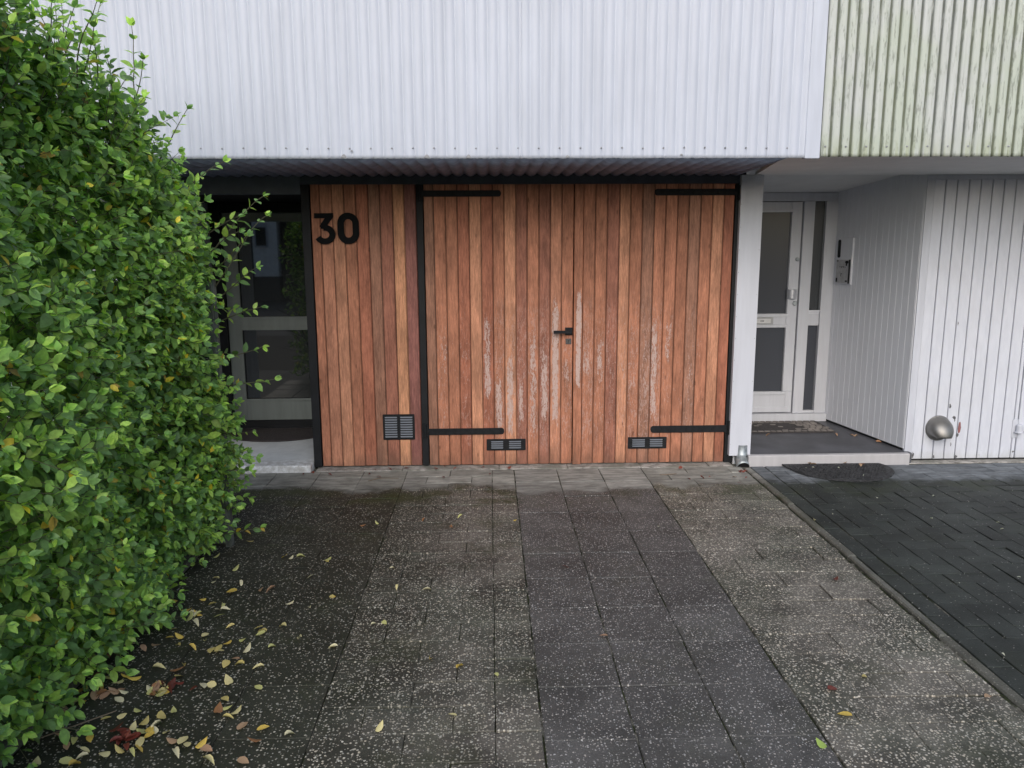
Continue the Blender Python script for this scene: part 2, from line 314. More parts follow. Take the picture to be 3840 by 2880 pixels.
LEAVES = [(-1.452,3.266,0,'y','hedge',1.0),(-1.411,3.249,0,'y','hedge',1.0),(-1.448,3.205,0,'y','hedge',1.0),(-1.29,3.26,0,'y','hedge',1.0),(-1.238,3.219,0,'y','hedge',1.0),(-1.178,3.194,0,'y','hedge',1.0),(-1.189,3.158,0,'y','hedge',1.0),(-1.161,3.164,0,'y','hedge',1.0),(-1.285,3.125,0,'y','hedge',1.0),(-1.261,3.124,0,'y','hedge',1.0),(-1.159,3.099,0,'y','hedge',1.0),(-1.244,3.042,0,'y','hedge',1.0),(-1.314,2.988,0,'y','hedge',1.0),(-1.089,3.007,0,'y','hedge',1.0),(-0.966,2.985,0,'y','hedge',1.0),(-0.942,2.957,0,'y','hedge',1.0),(-0.946,2.935,0,'y','hedge',1.0),(-0.87,2.998,0,'y','hedge',1.0),(-1.301,2.917,0,'y','hedge',1.0),(-1.265,2.922,0,'y','hedge',1.0),(-1.159,2.931,0,'y','hedge',1.0),(-1.147,2.89,0,'y','hedge',1.0),(-1.42,2.868,0,'y','hedge',1.0),(-1.457,2.869,0,'b','hedge',1.0),(-1.329,2.856,0,'b','hedge',1.0),(-1.369,2.837,0,'b','hedge',1.0),(-1.243,2.856,0,'y','hedge',1.0),(-1.178,2.838,0,'y','hedge',1.0),(-1.098,2.811,0,'y','hedge',1.0),(-1.077,2.828,0,'y','hedge',1.0),(-1.063,2.798,0,'y','hedge',1.0),(-1.055,2.864,0,'y','hedge',1.0),(-0.999,2.884,0,'y','hedge',1.0),(-0.959,2.812,0,'y','hedge',1.0),(-0.868,2.833,0,'y','hedge',1.0),(-0.984,2.749,0,'b','hedge',1.0),(-1.162,2.711,0,'y','hedge',1.0),(-1.253,2.695,0,'y','hedge',1.0),(-1.008,2.707,0,'y','hedge',1.0),(-0.955,2.703,0,'y','hedge',1.0),(-0.879,2.68,0,'y','hedge',1.0),(-1.506,2.768,0,'y','hedge',1.0),(-1.436,2.69,0,'y','hedge',1.0),(-1.504,2.671,0,'y','hedge',1.0),(-1.17,2.67,0,'b','hedge',1.0),(-1.345,2.636,0,'y','hedge',1.0),(-1.306,2.614,0,'y','hedge',1.0),(-1.353,2.593,0,'y','hedge',1.0),(-1.406,2.628,0,'y','hedge',1.0),(-1.404,2.572,0,'y','hedge',1.0),(-0.961,2.589,0,'y','hedge',1.0),(-1.012,2.563,0,'y','hedge',1.0),(-1.037,2.559,0,'y','hedge',1.0),(-0.835,2.543,0,'y','hedge',1.0),(-1.152,2.631,0,'y','hedge',1.0),(-1.459,2.549,0,'y','hedge',1.0),(-1.316,2.549,0,'b','hedge',1.0),(-1.303,2.527,0,'y','hedge',1.0),(-1.4,2.518,0,'b','hedge',1.0),(-1.382,2.515,0,'b','hedge',1.0),(-1.361,2.521,0,'b','hedge',1.0),(-1.299,2.483,0,'y','hedge',1.0),(-1.441,2.481,0,'y','hedge',1.0),(-1.416,2.476,0,'y','hedge',1.0),(-1.063,2.537,0,'r','hedge',1.0),(-0.931,2.475,0,'y','hedge',1.0),(-0.904,2.425,0,'y','hedge',1.0),(-0.934,2.413,0,'b','hedge',1.0),(-0.87,2.397,0,'y','hedge',1.0),(-0.888,2.369,0,'y','hedge',1.0),(-1.199,2.415,0,'y','hedge',1.0),(-1.081,2.409,0,'y','hedge',1.0),(-1.106,2.375,0,'y','hedge',1.0),(-1.246,2.391,0,'y','hedge',1.0),(-1.296,2.381,0,'y','hedge',1.0),(-1.462,2.432,0,'b','hedge',1.0),(-1.06,2.298,0,'y','hedge',1.0),(-0.821,2.321,0,'b','hedge',1.0),(-0.755,2.302,0,'y','hedge',1.0),(-0.655,2.272,0,'y','hedge',1.0),(-1.019,2.247,0,'b','hedge',1.0),(-0.985,2.25,0,'y','hedge',1.0),(-0.967,2.227,0,'y','hedge',1.0),(-0.922,2.226,0,'y','hedge',1.0),(-0.9,2.206,0,'b','hedge',1.0),(-0.762,2.242,0,'b','hedge',1.0),(-1.291,2.269,0,'y','hedge',1.0),(-1.332,2.262,0,'y','hedge',1.0),(-1.382,2.294,0,'b','hedge',1.0),(-1.341,2.231,0,'b','hedge',1.0),(-1.274,2.215,0,'y','hedge',1.0),(-1.275,2.183,0,'y','hedge',1.0),(-1.201,2.184,0,'y','hedge',1.0),(-1.167,2.209,0,'y','hedge',1.0),(-1.114,2.217,0,'y','hedge',1.0),(-1.125,2.247,0,'y','hedge',1.0),(-1.123,2.198,0,'y','hedge',1.0),(-0.987,2.19,0,'y','hedge',1.0),(-0.875,2.154,0,'y','hedge',1.0),(-0.768,2.142,0,'b','hedge',1.0),(-1.392,2.158,0,'y','hedge',1.0),(-1.3,2.155,0,'y','hedge',1.0),(-1.272,2.146,0,'y','hedge',1.0),(-1.304,3.44,0,'y','hedge',1.0),(-1.174,3.423,0,'y','hedge',1.0),(-1.187,3.339,0,'y','hedge',1.0),(-1.061,3.347,0,'b','hedge',1.0),(-1.019,3.35,0,'b','hedge',1.0),(-1.312,3.484,0,'y','hedge',1.0),(-0.868,3.488,0,'y','hedge',1.0),(-0.89,3.206,0,'y','hedge',1.0),(-0.797,3.16,0,'y','hedge',1.0),(-0.718,3.261,0,'y','hedge',1.0),(-1.012,3.709,0,'y','hedge',1.0),(-1.048,3.727,0,'y','hedge',1.0),(-0.971,3.734,0,'y','hedge',1.0),(-0.825,3.674,0,'y','hedge',1.0),(-1.249,3.59,0,'y','hedge',1.0),(-1.286,3.943,0,'y','hedge',1.0),(-1.34,4.076,0,'y','hedge',1.0),(-0.782,2.9,0,'y','hedge',1.0),(-0.633,2.818,0,'y','hedge',1.0),(-1.398,3.757,0,'y','hedge',1.0),(-1.218,2.548,0,'y','hedge',1.0),(-1.19,2.57,0,'y','hedge',1.0),(-1.206,2.569,0,'y','hedge',1.0),(-1.161,2.52,0,'y','hedge',1.0),(-1.161,2.533,0,'y','hedge',1.0),(-1.179,2.53,0,'y','hedge',1.0),(-1.198,2.522,0,'y','hedge',1.0),(-1.212,2.532,0,'y','hedge',1.0),(-1.17,2.523,0,'y','hedge',1.0),(-1.194,2.515,0,'b','hedge',1.0),(-1.204,2.553,0,'b','hedge',1.0),(-1.202,2.552,0,'b','hedge',1.0),(-1.208,2.55,0,'b','hedge',1.0),(-1.126,2.567,0,'r','hedge',1.0),(-1.149,2.558,0,'r','hedge',1.0),(-1.128,2.57,0,'r','hedge',1.0),(-1.15,2.534,0,'r','hedge',1.0),(-1.178,2.574,0,'r','hedge',1.0),(-1.152,2.222,0,'r','hedge',1.0),(-1.227,2.312,0,'r','hedge',1.0),(-1.176,2.274,0,'r','hedge',1.0),(-1.189,2.256,0,'r','hedge',1.0),(-1.178,2.259,0,'r','hedge',1.0),(-1.183,2.241,0,'r','hedge',1.0),(-1.153,2.263,0,'r','hedge',1.0),(-1.188,2.251,0,'r','hedge',1.0),(-1.184,2.284,0,'r','hedge',1.0),(-1.186,2.246,0,'r','hedge',1.0),(-1.19,2.271,0,'r','hedge',1.0),(-1.181,2.265,0,'r','hedge',1.0),(-1.202,2.302,0,'r','hedge',1.0),(-1.146,2.26,0,'r','hedge',1.0),(-1.195,2.247,0,'r','hedge',1.0),(-1.178,2.264,0,'r','hedge',1.0),(-1.112,2.282,0,'y','hedge',1.0),(-1.126,2.294,0,'y','hedge',1.0),(-1.115,2.336,0,'y','hedge',1.0),(-1.151,2.308,0,'y','hedge',1.0),(-1.181,2.326,0,'y','hedge',1.0),(-1.116,2.302,0,'y','hedge',1.0),(-1.151,2.352,0,'y','hedge',1.0),(-1.1,2.31,0,'y','hedge',1.0),(-1.262,3.115,0,'y','hedge',1.0),(-1.318,3.155,0,'y','hedge',1.0),(-1.284,3.088,0,'y','hedge',1.0),(-1.294,3.13,0,'y','hedge',1.0),(-1.278,3.114,0,'y','hedge',1.0),(-1.337,2.536,0,'b','hedge',1.0),(-1.454,2.655,0,'b','hedge',1.0),(-1.349,2.537,0,'b','hedge',1.0),(-1.319,2.548,0,'b','hedge',1.0),(-1.528,2.779,0,'b','hedge',1.0),(-1.559,2.808,0,'b','hedge',1.0),(-1.536,2.781,0,'b','hedge',1.0),(-1.476,2.77,0,'b','hedge',1.0),(-1.498,2.781,0,'b','hedge',1.0),(-1.52,2.795,0,'b','hedge',1.0),(-1.55,2.834,0,'b','hedge',1.0),(-1.555,2.812,0,'b','hedge',1.0),(-0.137,2.357,0,'y','field',0.8),(-0.237,2.721,0,'y','field',0.8),(0.013,2.599,0,'y','field',0.8),(-0.369,2.293,0,'y','field',0.8),(-0.231,4.119,0,'b','field',0.8),(0.133,4.212,0,'y','field',0.8),(-0.396,4.247,0,'b','field',0.8),(-0.728,4.159,0,'b','field',0.8),(-0.827,3.674,0,'y','field',0.8),(-0.488,3.573,0,'y','field',0.8),(-0.3,3.32,0,'y','field',0.8),(-0.44,3.352,0,'y','field',0.8),(-0.717,3.261,0,'y','field',0.8),(-0.494,3.004,0,'y','field',0.8),(-0.456,3.012,0,'y','field',0.8),(-0.633,2.82,0,'y','field',0.8),(-0.19,4.291,0,'y','field',0.8),(-0.13,2.661,0,'y','field',0.8),(-0.656,4.206,0,'y','field',0.8),(0.357,3.55,0,'r','slab',0.8),(0.925,4.083,0,'w','slab',0.8),(0.443,2.87,0,'b','slab',0.8),(1.836,4.142,0,'y','kerb',0.9),(1.601,3.357,0,'r','right',0.9),(1.197,2.463,0,'r','right',0.9),(1.707,2.395,0,'b','right',0.9),(1.023,2.156,0,'g','right',0.9),(1.345,2.535,0,'y','right',0.9),(1.171,2.311,0,'y','right',0.9),(1.941,2.67,0,'w','brick',0.55),(2.803,3.967,0,'w','brick',0.55),(2.512,4.145,0,'w','brick',0.55),(2.841,4.066,0,'w','brick',0.55),(2.47,3.35,0,'w','brick',0.55),(1.981,4.237,0,'w','brick',0.5),(2.103,4.356,0,'w','brick',0.5),(2.748,4.541,0,'w','brick',0.5),(2.921,4.567,0,'w','brick',0.5),(2.511,4.145,0,'w','brick',0.5),(2.84,4.063,0,'w','brick',0.5),(2.803,3.966,0,'w','brick',0.5),(1.827,4.548,0,'w','brick',0.5),(2.376,4.513,0,'w','brick',0.5),(-0.815,5.228,0,'r','wall',0.75),(-0.775,5.09,0,'r','wall',0.75),(-0.383,5.253,0,'r','wall',0.75),(-0.326,5.045,0,'r','wall',0.75),(-0.331,5.313,0,'r','wall',0.75),(-0.262,5.256,0,'r','wall',0.75),(-0.059,5.265,0,'r','wall',0.75),(-0.013,5.106,0,'r','wall',0.75),(0.125,5.248,0,'r','wall',0.75),(-0.604,5.281,0,'r','wall',0.75),(-0.714,5.268,0,'r','wall',0.75),(-0.401,5.28,0,'r','wall',0.75),(-0.15,5.26,0,'r','wall',0.75),(-0.297,5.06,0,'r','wall',0.75),(-1.293,5.165,0,'r','wall',0.8),(-1.24,5.183,0,'r','wall',0.8),(-0.842,5.131,0,'r','wall',0.8),(-0.77,5.086,0,'r','wall',0.8),(-1.107,5.143,0,'r','wall',0.8),(1.621,4.828,0,'r','wall',0.7),(1.705,4.952,0,'r','wall',0.7),(1.313,4.929,0,'r','wall',0.7),(1.415,4.965,0,'r','wall',0.7),(1.321,5.2,0,'r','wall',0.7),(1.514,5.338,0,'r','wall',0.7),(1.468,4.979,0,'r','wall',0.7),(1.718,5.112,0,'r','pipe',0.7),(1.745,5.12,0,'r','pipe',0.7),(1.773,5.127,0,'r','pipe',0.7),(1.744,5.146,0,'r','pipe',0.7),(2.259,5.24,0.02,'b','mat',0.9),(2.51,5.239,0.02,'b','mat',0.9),(2.622,5.213,0.02,'b','mat',0.9),(2.271,5.218,0.02,'b','mat',0.9),(2.597,5.192,0.02,'b','mat',0.9),(2.192,5.143,0.02,'w','mat',0.45),(2.246,5.141,0.02,'w','mat',0.45),(2.417,5.133,0.02,'w','mat',0.45),(2.502,4.946,0.02,'w','mat',0.45),(2.106,5.189,0.02,'w','mat',0.45),(2.818,5.79,0.08,'b','porch',0.8),(2.838,5.776,0.08,'b','porch',0.8),(2.712,5.837,0.08,'b','porch',0.8),(2.929,5.6,0.08,'b','porch',0.8),(2.168,5.849,0.08,'b','porch',0.8)]
M['screw'] = simple('dull painted screw', (.26, .27, .29), .6)
Y0 = 5.353                     # plane of the garage front
# ================================================================ GROUND
def slab(mb, x0, x1, y0, y1, z=0., b=.004, gap=.003, jit=.0012, th=.03, gy=None):
    gy = gap if gy is None else gy
    x0 += gap; x1 -= gap; y0 += gy; y1 -= gy
    z += random.gauss(0, jit); tx = random.gauss(0, jit*.8); ty = random.gauss(0, jit*.8)
    c = [(x0, y0), (x1, y0), (x1, y1), (x0, y1)]
    c = [(x+random.uniform(-1, 1)*.0022, y+random.uniform(-1, 1)*.0022) for x, y in c]
    cx, cy = (x0+x1)/2, (y0+y1)/2
    def zz(i): return z+(tx if i in (1, 2) else -tx)+(ty if i > 1 else -ty)
    top = [(x+(b if x < cx else -b), y+(b if y < cy else -b), zz(i)) for i, (x, y) in enumerate(c)]
    mid = [(x, y, zz(i)-b) for i, (x, y) in enumerate(c)]
    bot = [(x, y, z-th) for x, y in c]
    mb.cur = random.random()
    mb.add(top+mid+bot, [(0, 1, 2, 3)]+[(i, i+4, (i+1) % 4+4, (i+1) % 4) for i in range(4)]+[(i+4, i+8, (i+1) % 4+8, (i+1) % 4+4) for i in range(4)])
def structure(o): return tag(o, kind='structure')

g = MB(); g.add([(-60, -60, -.035), (60, -60, -.035), (60, 60, -.035), (-60, 60, -.035)], [(0, 1, 2, 3)])
structure(g.build('ground', M['asphalt']))
g = MB(); g.add([(-1.56, -1.2, -.0065), (6.4, -1.2, -.0065), (6.4, 5.40, -.0065), (-1.56, 5.40, -.0065)], [(0, 1, 2, 3)])
structure(g.build('joint_bed', M['joint']))
g = MB(); g.add([(-8, -1.2, -.02), (-1.52, -1.2, -.02), (-1.52, 5.36, -.045), (-8, 5.36, -.045)], [(0, 1, 2, 3)])
structure(g.build('planting_bed', M['soil']))

YE = 5.262                     # paving meets the plinth
# far left band of dark 30 cm slabs
a = MB()
for cxx in range(3):
    y = YE-.30*(1.0 if cxx % 2 == 0 else .5); ytop = YE
    while ytop > -.9:
        slab(a, -1.49+cxx*.30, -1.49+(cxx+1)*.30, y, ytop, b=.002, gap=.0010, jit=.0008); ytop = y; y -= .30
for cxx in range(3):
    y = YE; lim = 4.05
    while y > lim: slab(a, -2.39+cxx*.30, -2.09+cxx*.30, y-.30, y, b=.003, gap=.0018); y -= .30
structure(a.build('left_paving', M['dark_slab']))
# running bond exposed aggregate field
def field(x0, x1, name, mat, bw=.302, seam=None):
    a = MB(); y = YE; k = 0
    while y > -.9:
        h = .1495; xs = [x0]
        xx = x0+(bw*.5 if k % 2 else bw)
        lim = seam if seam else x1
        while xx < lim-.05: xs.append(xx); xx += bw
        if seam: xs.append(seam)
        xs.append(x1)
        for u, v in zip(xs[:-1], xs[1:]): slab(a, u, v, y-h, y, b=.0022, gap=.0014, jit=.0012)
        y -= h; k += 1
    structure(a.build(name, mat))
field(-.588, .156, 'aggregate_paving', M['field'], seam=.004)
# three columns of 30 cm slabs
a = MB()
for cxx, (xa, xb) in enumerate(((.158, .457), (.457, .756), (.756, 1.055))):
    y = YE
    while y > -.9:
        h = .299 if y > 5.2 else .305
        slab(a, xa, xb, y-h, y, b=.003, gap=.0020 if cxx != 1 else .0026, jit=.0010, gy=.0011); y -= h
structure(a.build('middle_paving', M['slab']))
field(1.058, 1.772, 'right_aggregate_paving', M['right_field'], bw=.302)
# kerb strip
a = MB(); y = YE-.04
while y > -.9: slab(a, 1.784, 1.831, y-.8, y, z=.010, b=.007, gap=.003, jit=.002, th=.05); y -= .8
structure(a.build('kerb', M['kerb']))
# edging of the planting bed
a = MB(); y = 3.9
while y > -.9: slab(a, -1.56, -1.497, y-.75, y, z=.035, b=.008, gap=.003, jit=.003, th=.07); y -= .75
structure(a.build('bed_edging', M['kerb']))
# dark herringbone bricks with a soldier course beside the kerb
a = MB(); y = YE
while y > -.9: slab(a, 1.838, 1.938, y-.205, y, b=.003, gap=.0018); y -= .205
W = .1025
for i in range(-3, 46):
    for j in range(-12, 62):
        # classic 90 degree herringbone on a 4-periodic lattice
        m_ = (i-j) % 4
        xx = 1.942+i*W; yy = YE-(j+1)*W
        if yy < -.95: continue
        if m_ == 0:      # horizontal brick covering (i, i+1)
            xa, xb, ya, yb = xx, xx+2*W, yy, yy+W
        elif m_ == 3:    # vertical brick covering (j, j+1 downward)
            xa, xb, ya, yb = xx, xx+W, yy-W, yy+W
        else: continue
        xa = max(xa, 1.942); xb = min(xb, 6.3); yb = min(yb, YE)
        if xb-xa < .03 or yb-ya < .03: continue
        slab(a, xa, xb, ya, yb, b=.002, gap=.0018, jit=.0009, gy=.0011)
structure(a.build('brick_paving', M['brick']))

def merge(o, mb, mat):
    # small fixings and surface relief become part of the mesh they sit on
    me = o.data; inv = o.matrix_parent_inverse
    bm = bmesh.new(); bm.from_mesh(me); bm.verts.ensure_lookup_table()
    lay = bm.faces.layers.float.get('rnd') or bm.faces.layers.float.new('rnd')
    if mat.name not in [m_.name for m_ in me.materials]: me.materials.append(mat)
    mi = [m_.name for m_ in me.materials].index(mat.name)
    vv = [bm.verts.new(p) for p in mb.v]; fs = []
    for f, a_ in zip(mb.f, mb.a):
        try: nf = bm.faces.new([vv[i] for i in f]); nf.material_index = mi; nf[lay] = a_; fs.append(nf)
        except ValueError: pass
    bmesh.ops.recalc_face_normals(bm, faces=fs)
    bm.to_mesh(me); bm.free(); me.update()
def merge_x(o, mb, mat, xf):
    mb.v = [tuple(xf @ Vector(p)) for p in mb.v]; merge(o, mb, mat)
# ================================================================ HOUSE 30
H = empty('terraced_house', (0.25, Y0, 0))
tag(H, 'terraced house number 30 with reddish timber garage front under white corrugated cladding', 'house')
def corr(x0, x1, pitch, amp, fn, n=10):
    out = []; k0 = math.floor(x0/pitch); x = x0; step = pitch/n
    xs = np.arange(x0, x1+1e-6, step)
    for x in xs:
        out.append((x, fn(x/pitch)*amp))
    return out
arch = lambda u: abs(math.sin(math.pi*u))**.75
def trap(u):
    f = u % 1.
    return 1-min(1, max(0, (abs(f-.5)-.33)/.10)) if True else 0
def clad(parts, x0, x1, fn, amp, yb, name, mat, parent, z0=2.010, z1=5.6, th=.0012):
    mb = MB(); pr = corr(x0, x1, PITCH, amp, fn)
    n = len(pr); vs = []
    rows = [z0, z0+.02]+list(np.linspace(z0+.3, z1, 8))
    for zi, z in enumerate(rows):
        for (x, o) in pr:
            w = .0012*math.sin(x*3.1+z*1.7)+.0008*math.sin(x*7.7-z*4)
            vs.append((x, yb-o+w, z+(random.uniform(-.0015, .0015) if zi == 0 else 0)))
    R_ = len(rows)
    fs = [(r*n+i, r*n+i+1, (r+1)*n+i+1, (r+1)*n+i) for r in range(R_-1) for i in range(n-1)]
    mb.add(vs, fs); o = mb.build(name, mat, parent, smooth=True)
    s = o.modifiers.new('thick', 'SOLIDIFY'); s.thickness = th*1.5; s.offset = 0
    return o
YC = 4.266
# sheets overlap by a ridge, each lapped a few millimetres over the next
for xa, xb, dy in ((-6.2, -1.96, 0), (-1.97, .18, -.0035), (.17, 1.50, 0), (1.49, 1.70, -.0035)):
    lastclad = clad(None, xa, xb, arch, .011, YC+dy, 'cladding', M['white_clad'], H); CL = globals().setdefault('CL', []); CL.append((xa, xb, lastclad))
m = MB(); m.box(1.695, 1.777, YC-.017, YC+.02, 2.006, 5.6); m.build('corner_trim', M['white_clad'], H, bevel=.004)
# screws along the lower edge
x = -1.398-.111*30
while x < 1.69:
    if random.random() > .04:
        scr = MB()
        c = (x, YC-.011, 2.063+random.uniform(-.002, .002)); scr.tube([(c[0], c[1]+.004, c[2]), (c[0], c[1]-.002, c[2]), (c[0], c[1]-.0045, c[2])], [.0042, .0042, .0018], 8)
        for xa, xb, oo in CL:
            if xa <= x < xb: merge(oo, scr, M['screw']); break
    x += .111
# chipped paint along the lower edge
for cx_, cz_, r_ in ((-.763, 2.022, .013), (-.326, 2.020, .013), (-.106, 2.020, .012), (-.72, 2.052, .006), (.42, 2.021, .009), (1.03, 2.03, .007), (-1.62, 2.022, .010)):
    m = MB(); m.prism([(cx_+r_*math.cos(R(a_))*random.uniform(.8, 1.1), cz_-.006+r_*1.2*math.sin(R(a_))*random.uniform(.8, 1.1)) for a_ in range(0, 181, 20)], 'y', YC-.0165, YC-.0145)
    for xa, xb, oo in CL:
        if xa <= cx_ < xb: merge(oo, m, simple('chipped grey paint', (.26, .265, .28), .8)); break
# upper storey body behind the cladding
m = MB(); m.box(-6.2, 1.775, YC+.012, 9.5, 2.115, 5.59); m.build('upper_wall', M['black_void'], H)
# corrugated soffit (ridges run front to back)
def soffit(x0, x1, y0, y1, z, pitch, amp):
    mb = MB(); xs = np.arange(x0, x1, pitch/10); n = len(xs)
    vs = []
    for y, dz in ((y0, 0), (y1, 0)):
        for x in xs: vs.append((x, y, z-amp*(abs(math.sin(math.pi*x/pitch))**.8)))
    mb.add(vs, [(i, i+1, n+i+1, n+i) for i in range(n-1)]); return mb
o = soffit(-6.2, 1.70, YC+.01, Y0-.022, 2.035, .081, .023).build('soffit', M['black_soffit'], H, smooth=True)
# trim the soffit diagonally where the lighter soffit of the neighbour begins
me = o.data
for v in me.vertices:
    lim = 1.605 if v.co.y < 5 else 1.80
    if v.co.x > lim: v.co.x = lim
sm_ = o.modifiers.new('thick', 'SOLIDIFY'); sm_.thickness = .002
m = MB(); m.box(-1.256, 1.74, Y0-.012, Y0+.03, 1.962, 2.06); m.build('beam', M['beam'], H, bevel=.002)
m = MB(); m.box(-6.2, -1.259, Y0-.004, Y0+.05, 1.900, 2.06); m.build('fascia', M['fascia'], H, bevel=.002)
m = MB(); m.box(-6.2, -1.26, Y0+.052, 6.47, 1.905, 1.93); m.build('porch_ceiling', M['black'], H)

# timber boards
TONES = dict(m=(.375, .160, .096), l=(.46, .218, .132), o=(.50, .245, .138), r=(.335, .128, .078), d=(.290, .120, .080), g=(.300, .148, .098), p=(.235, .098, .082), w=(.41, .186, .115))
WP0 = (0., 0., 0., .5)
def boards(edges, tones, wears, z0, z1, y, name, parent, th=.018, groove=.0075, wps={}):
    vs, fs, tn, wr, rd = [], [], [], [], []; bu, wpa = [], []
    def q(pts, tone, w, r_):
        for p_ in pts: bu.append((p_[0]-bx[0])/(bx[1]-bx[0])); wpa.append(bx[2])
        n = len(vs); vs.extend(pts); fs.append(tuple(range(n, n+len(pts)))); tn.append(tone); wr.append(w); rd.append(r_)
    for i in range(len(edges)-1):
        bx = (edges[i], edges[i+1], wps.get(i, WP0))
        xa, xb = edges[i]+groove*.5, edges[i+1]-groove*.5; c = .0028; yy = y+random.uniform(-.0008, .0008)
        T = TONES[tones[i]]; j = random.uniform(.95, 1.05); T = tuple(v*j for v in T); w = wears[i]; r_ = random.random()*7
        za, zb = z0+random.uniform(0, .003), z1
        q([(xa+c, yy, za), (xb-c, yy, za), (xb-c, yy, zb), (xa+c, yy, zb)], T, w, r_)
        q([(xa, yy+c, za), (xa+c, yy, za), (xa+c, yy, zb), (xa, yy+c, zb)], T, w*.5, r_)
        q([(xb-c, yy, za), (xb, yy+c, za), (xb, yy+c, zb), (xb-c, yy, zb)], T, w*.5, r_)
        q([(xa, yy+th, za), (xa, yy+c, za), (xa, yy+c, zb), (xa, yy+th, zb)], T, 0, r_)
        q([(xb, yy+c, za), (xb, yy+th, za), (xb, yy+th, zb), (xb, yy+c, zb)], T, 0, r_)
        q([(xa, yy+th, za), (xb, yy+th, za), (xb, yy+c, za), (xb-c, yy, za), (xa+c, yy, za), (xa, yy+c, za)], T, 0, r_)
        # tongue in the groove, a little back from the face
        D = tuple(v*.42 for v in T)
        if i < len(edges)-2:
            q([(xb-.001, yy+.0075, za+.001), (edges[i+1]+groove*.5+.001, yy+.0075, za+.001), (edges[i+1]+groove*.5+.001, yy+.0075, zb), (xb-.001, yy+.0075, zb)], D, 0, r_)
    # back board
    bx = (0, 1, WP0)
    q([(edges[0]+.002, y+th+.001, z0+.004), (edges[-1]-.002, y+th+.001, z0+.004), (edges[-1]-.002, y+th+.001, z1), (edges[0]+.002, y+th+.001, z1)], TONES['d'], 0, 0)
    me = bpy.data.meshes.new(name); me.from_pydata(vs, [], fs)
    A = me.attributes.new('tone', 'FLOAT_COLOR', 'FACE'); A.data.foreach_set('color', np.array([t_+(1,) for t_ in tn], dtype=np.float32).ravel())
    A = me.attributes.new('wear', 'FLOAT', 'FACE'); A.data.foreach_set('value', wr)
    A = me.attributes.new('rnd', 'FLOAT', 'FACE'); A.data.foreach_set('value', rd)
    A = me.attributes.new('wp', 'FLOAT_COLOR', 'POINT'); A.data.foreach_set('color', np.array(wpa, dtype=np.float32).ravel())
    A = me.attributes.new('bu', 'FLOAT', 'POINT'); A.data.foreach_set('value', bu)
    me.materials.append(M['wood']); o = bpy.data.objects.new(name, me); col.objects.link(o); o.parent = parent
    o.matrix_parent_inverse = Matrix.Translation(-wloc(parent)); return o
L = [-1.200, -1.136, -1.055, -.975, -.897, -.814, -.736, -.650, -.573, -.492]
wood_panel = boards(L, 'mwlmrgdop', [0, 0, 0, .1, .1, .25, .2, .1, .2], .014, 1.966, Y0, 'timber_panel', H)
DL = [-.443, -.376, -.296, -.216, -.137, -.056, .023, .100, .180, .257, .338, .416, .494, .578]
DR = [.640, .724, .805, .887, .962, 1.044, 1.125, 1.203, 1.284, 1.362, 1.442, 1.522, 1.601, 1.674]
gl = empty('garage_door', (-.443, Y0, 0)); gl.parent = H; gl.matrix_parent_inverse = Matrix.Translation(-wloc(H)); gl['label'] = 'garage door leaf with the black handle'
gl.location = (-.443, Y0, 0)
def place_child(o, parent):
    o.parent = parent; o.matrix_parent_inverse = Matrix.Translation(-wloc(parent))
def wloc(o):
    bpy.context.view_layer.update(); return o.matrix_world.translation.copy()
WL = {1: (1.05, .62, .42, .62), 3: (.95, .40, .36, .45), 5: (1.12, .50, .85, .42), 6: (.70, .30, 1.0, .45), 7: (.80, .24, 1.15, .45), 8: (.60, .34, .95, .45), 9: (.98, .20, .72, .5), 10: (.84, .34, 1.0, .5), 11: (1.20, .32, 1.25, .48), 12: (.85, .58, .55, .45)}
WR = {0: (.86, .62, .80, .35), 1: (.98, .60, .75, .55), 2: (1.1, .6, .35, .4), 3: (.80, .60, .45, .5), 4: (.74, .50, .5, .4), 5: (1.1, .45, .40, .5), 6: (1.12, .34, .85, .3), 7: (1.1, .74, .65, .5), 9: (.88, .45, .42, .5), 11: (.5, .35, .3, .5)}
boards(DL, 'gmmrlrmldmdwm', [.3, .6, .4, .6, .3, .6, .8, .7, .7, .8, .8, .6, .7], .012, 1.961, Y0, 'boards', gl, wps=WL)
m = MB(); 
gr_ = empty('garage_door', (1.674, Y0, 0)); place_child(gr_, H); gr_['label'] = 'garage door leaf hinged at the right, without a handle'
boards(DR, 'mmdlmgmmmgmlr', [.8, .7, .7, .65, .75, .8, .8, .6, .45, .6, .45, .4, .3], .012, 1.961, Y0, 'boards', gr_, wps=WR)
boards([.579, .639], 'm', [.5], .010, 1.960, Y0-.016, 'cover_strip', gr_, th=.015, groove=.001, wps={0: (1.24, .60, 1.7, .58)})
# black posts and jambs
m = MB(); m.box(-1.258, -1.203, Y0-.010, Y0+.045, .012, 1.962); m.build('post', M['black'], H, bevel=.002)
m = MB(); m.box(-.490, -.446, Y0-.002, Y0+.040, .012, 1.962); m.build('post', M['black'], H, bevel=.002)
m = MB(); m.box(1.677, 1.738, Y0-.002, Y0+.040, .006, 1.962); m.build('post', M['black'], H, bevel=.002)
m = MB(); m.box(-1.255, -1.225, Y0+.046, 6.44, .05, 1.90); m.build('side_wall', M['black'], H)
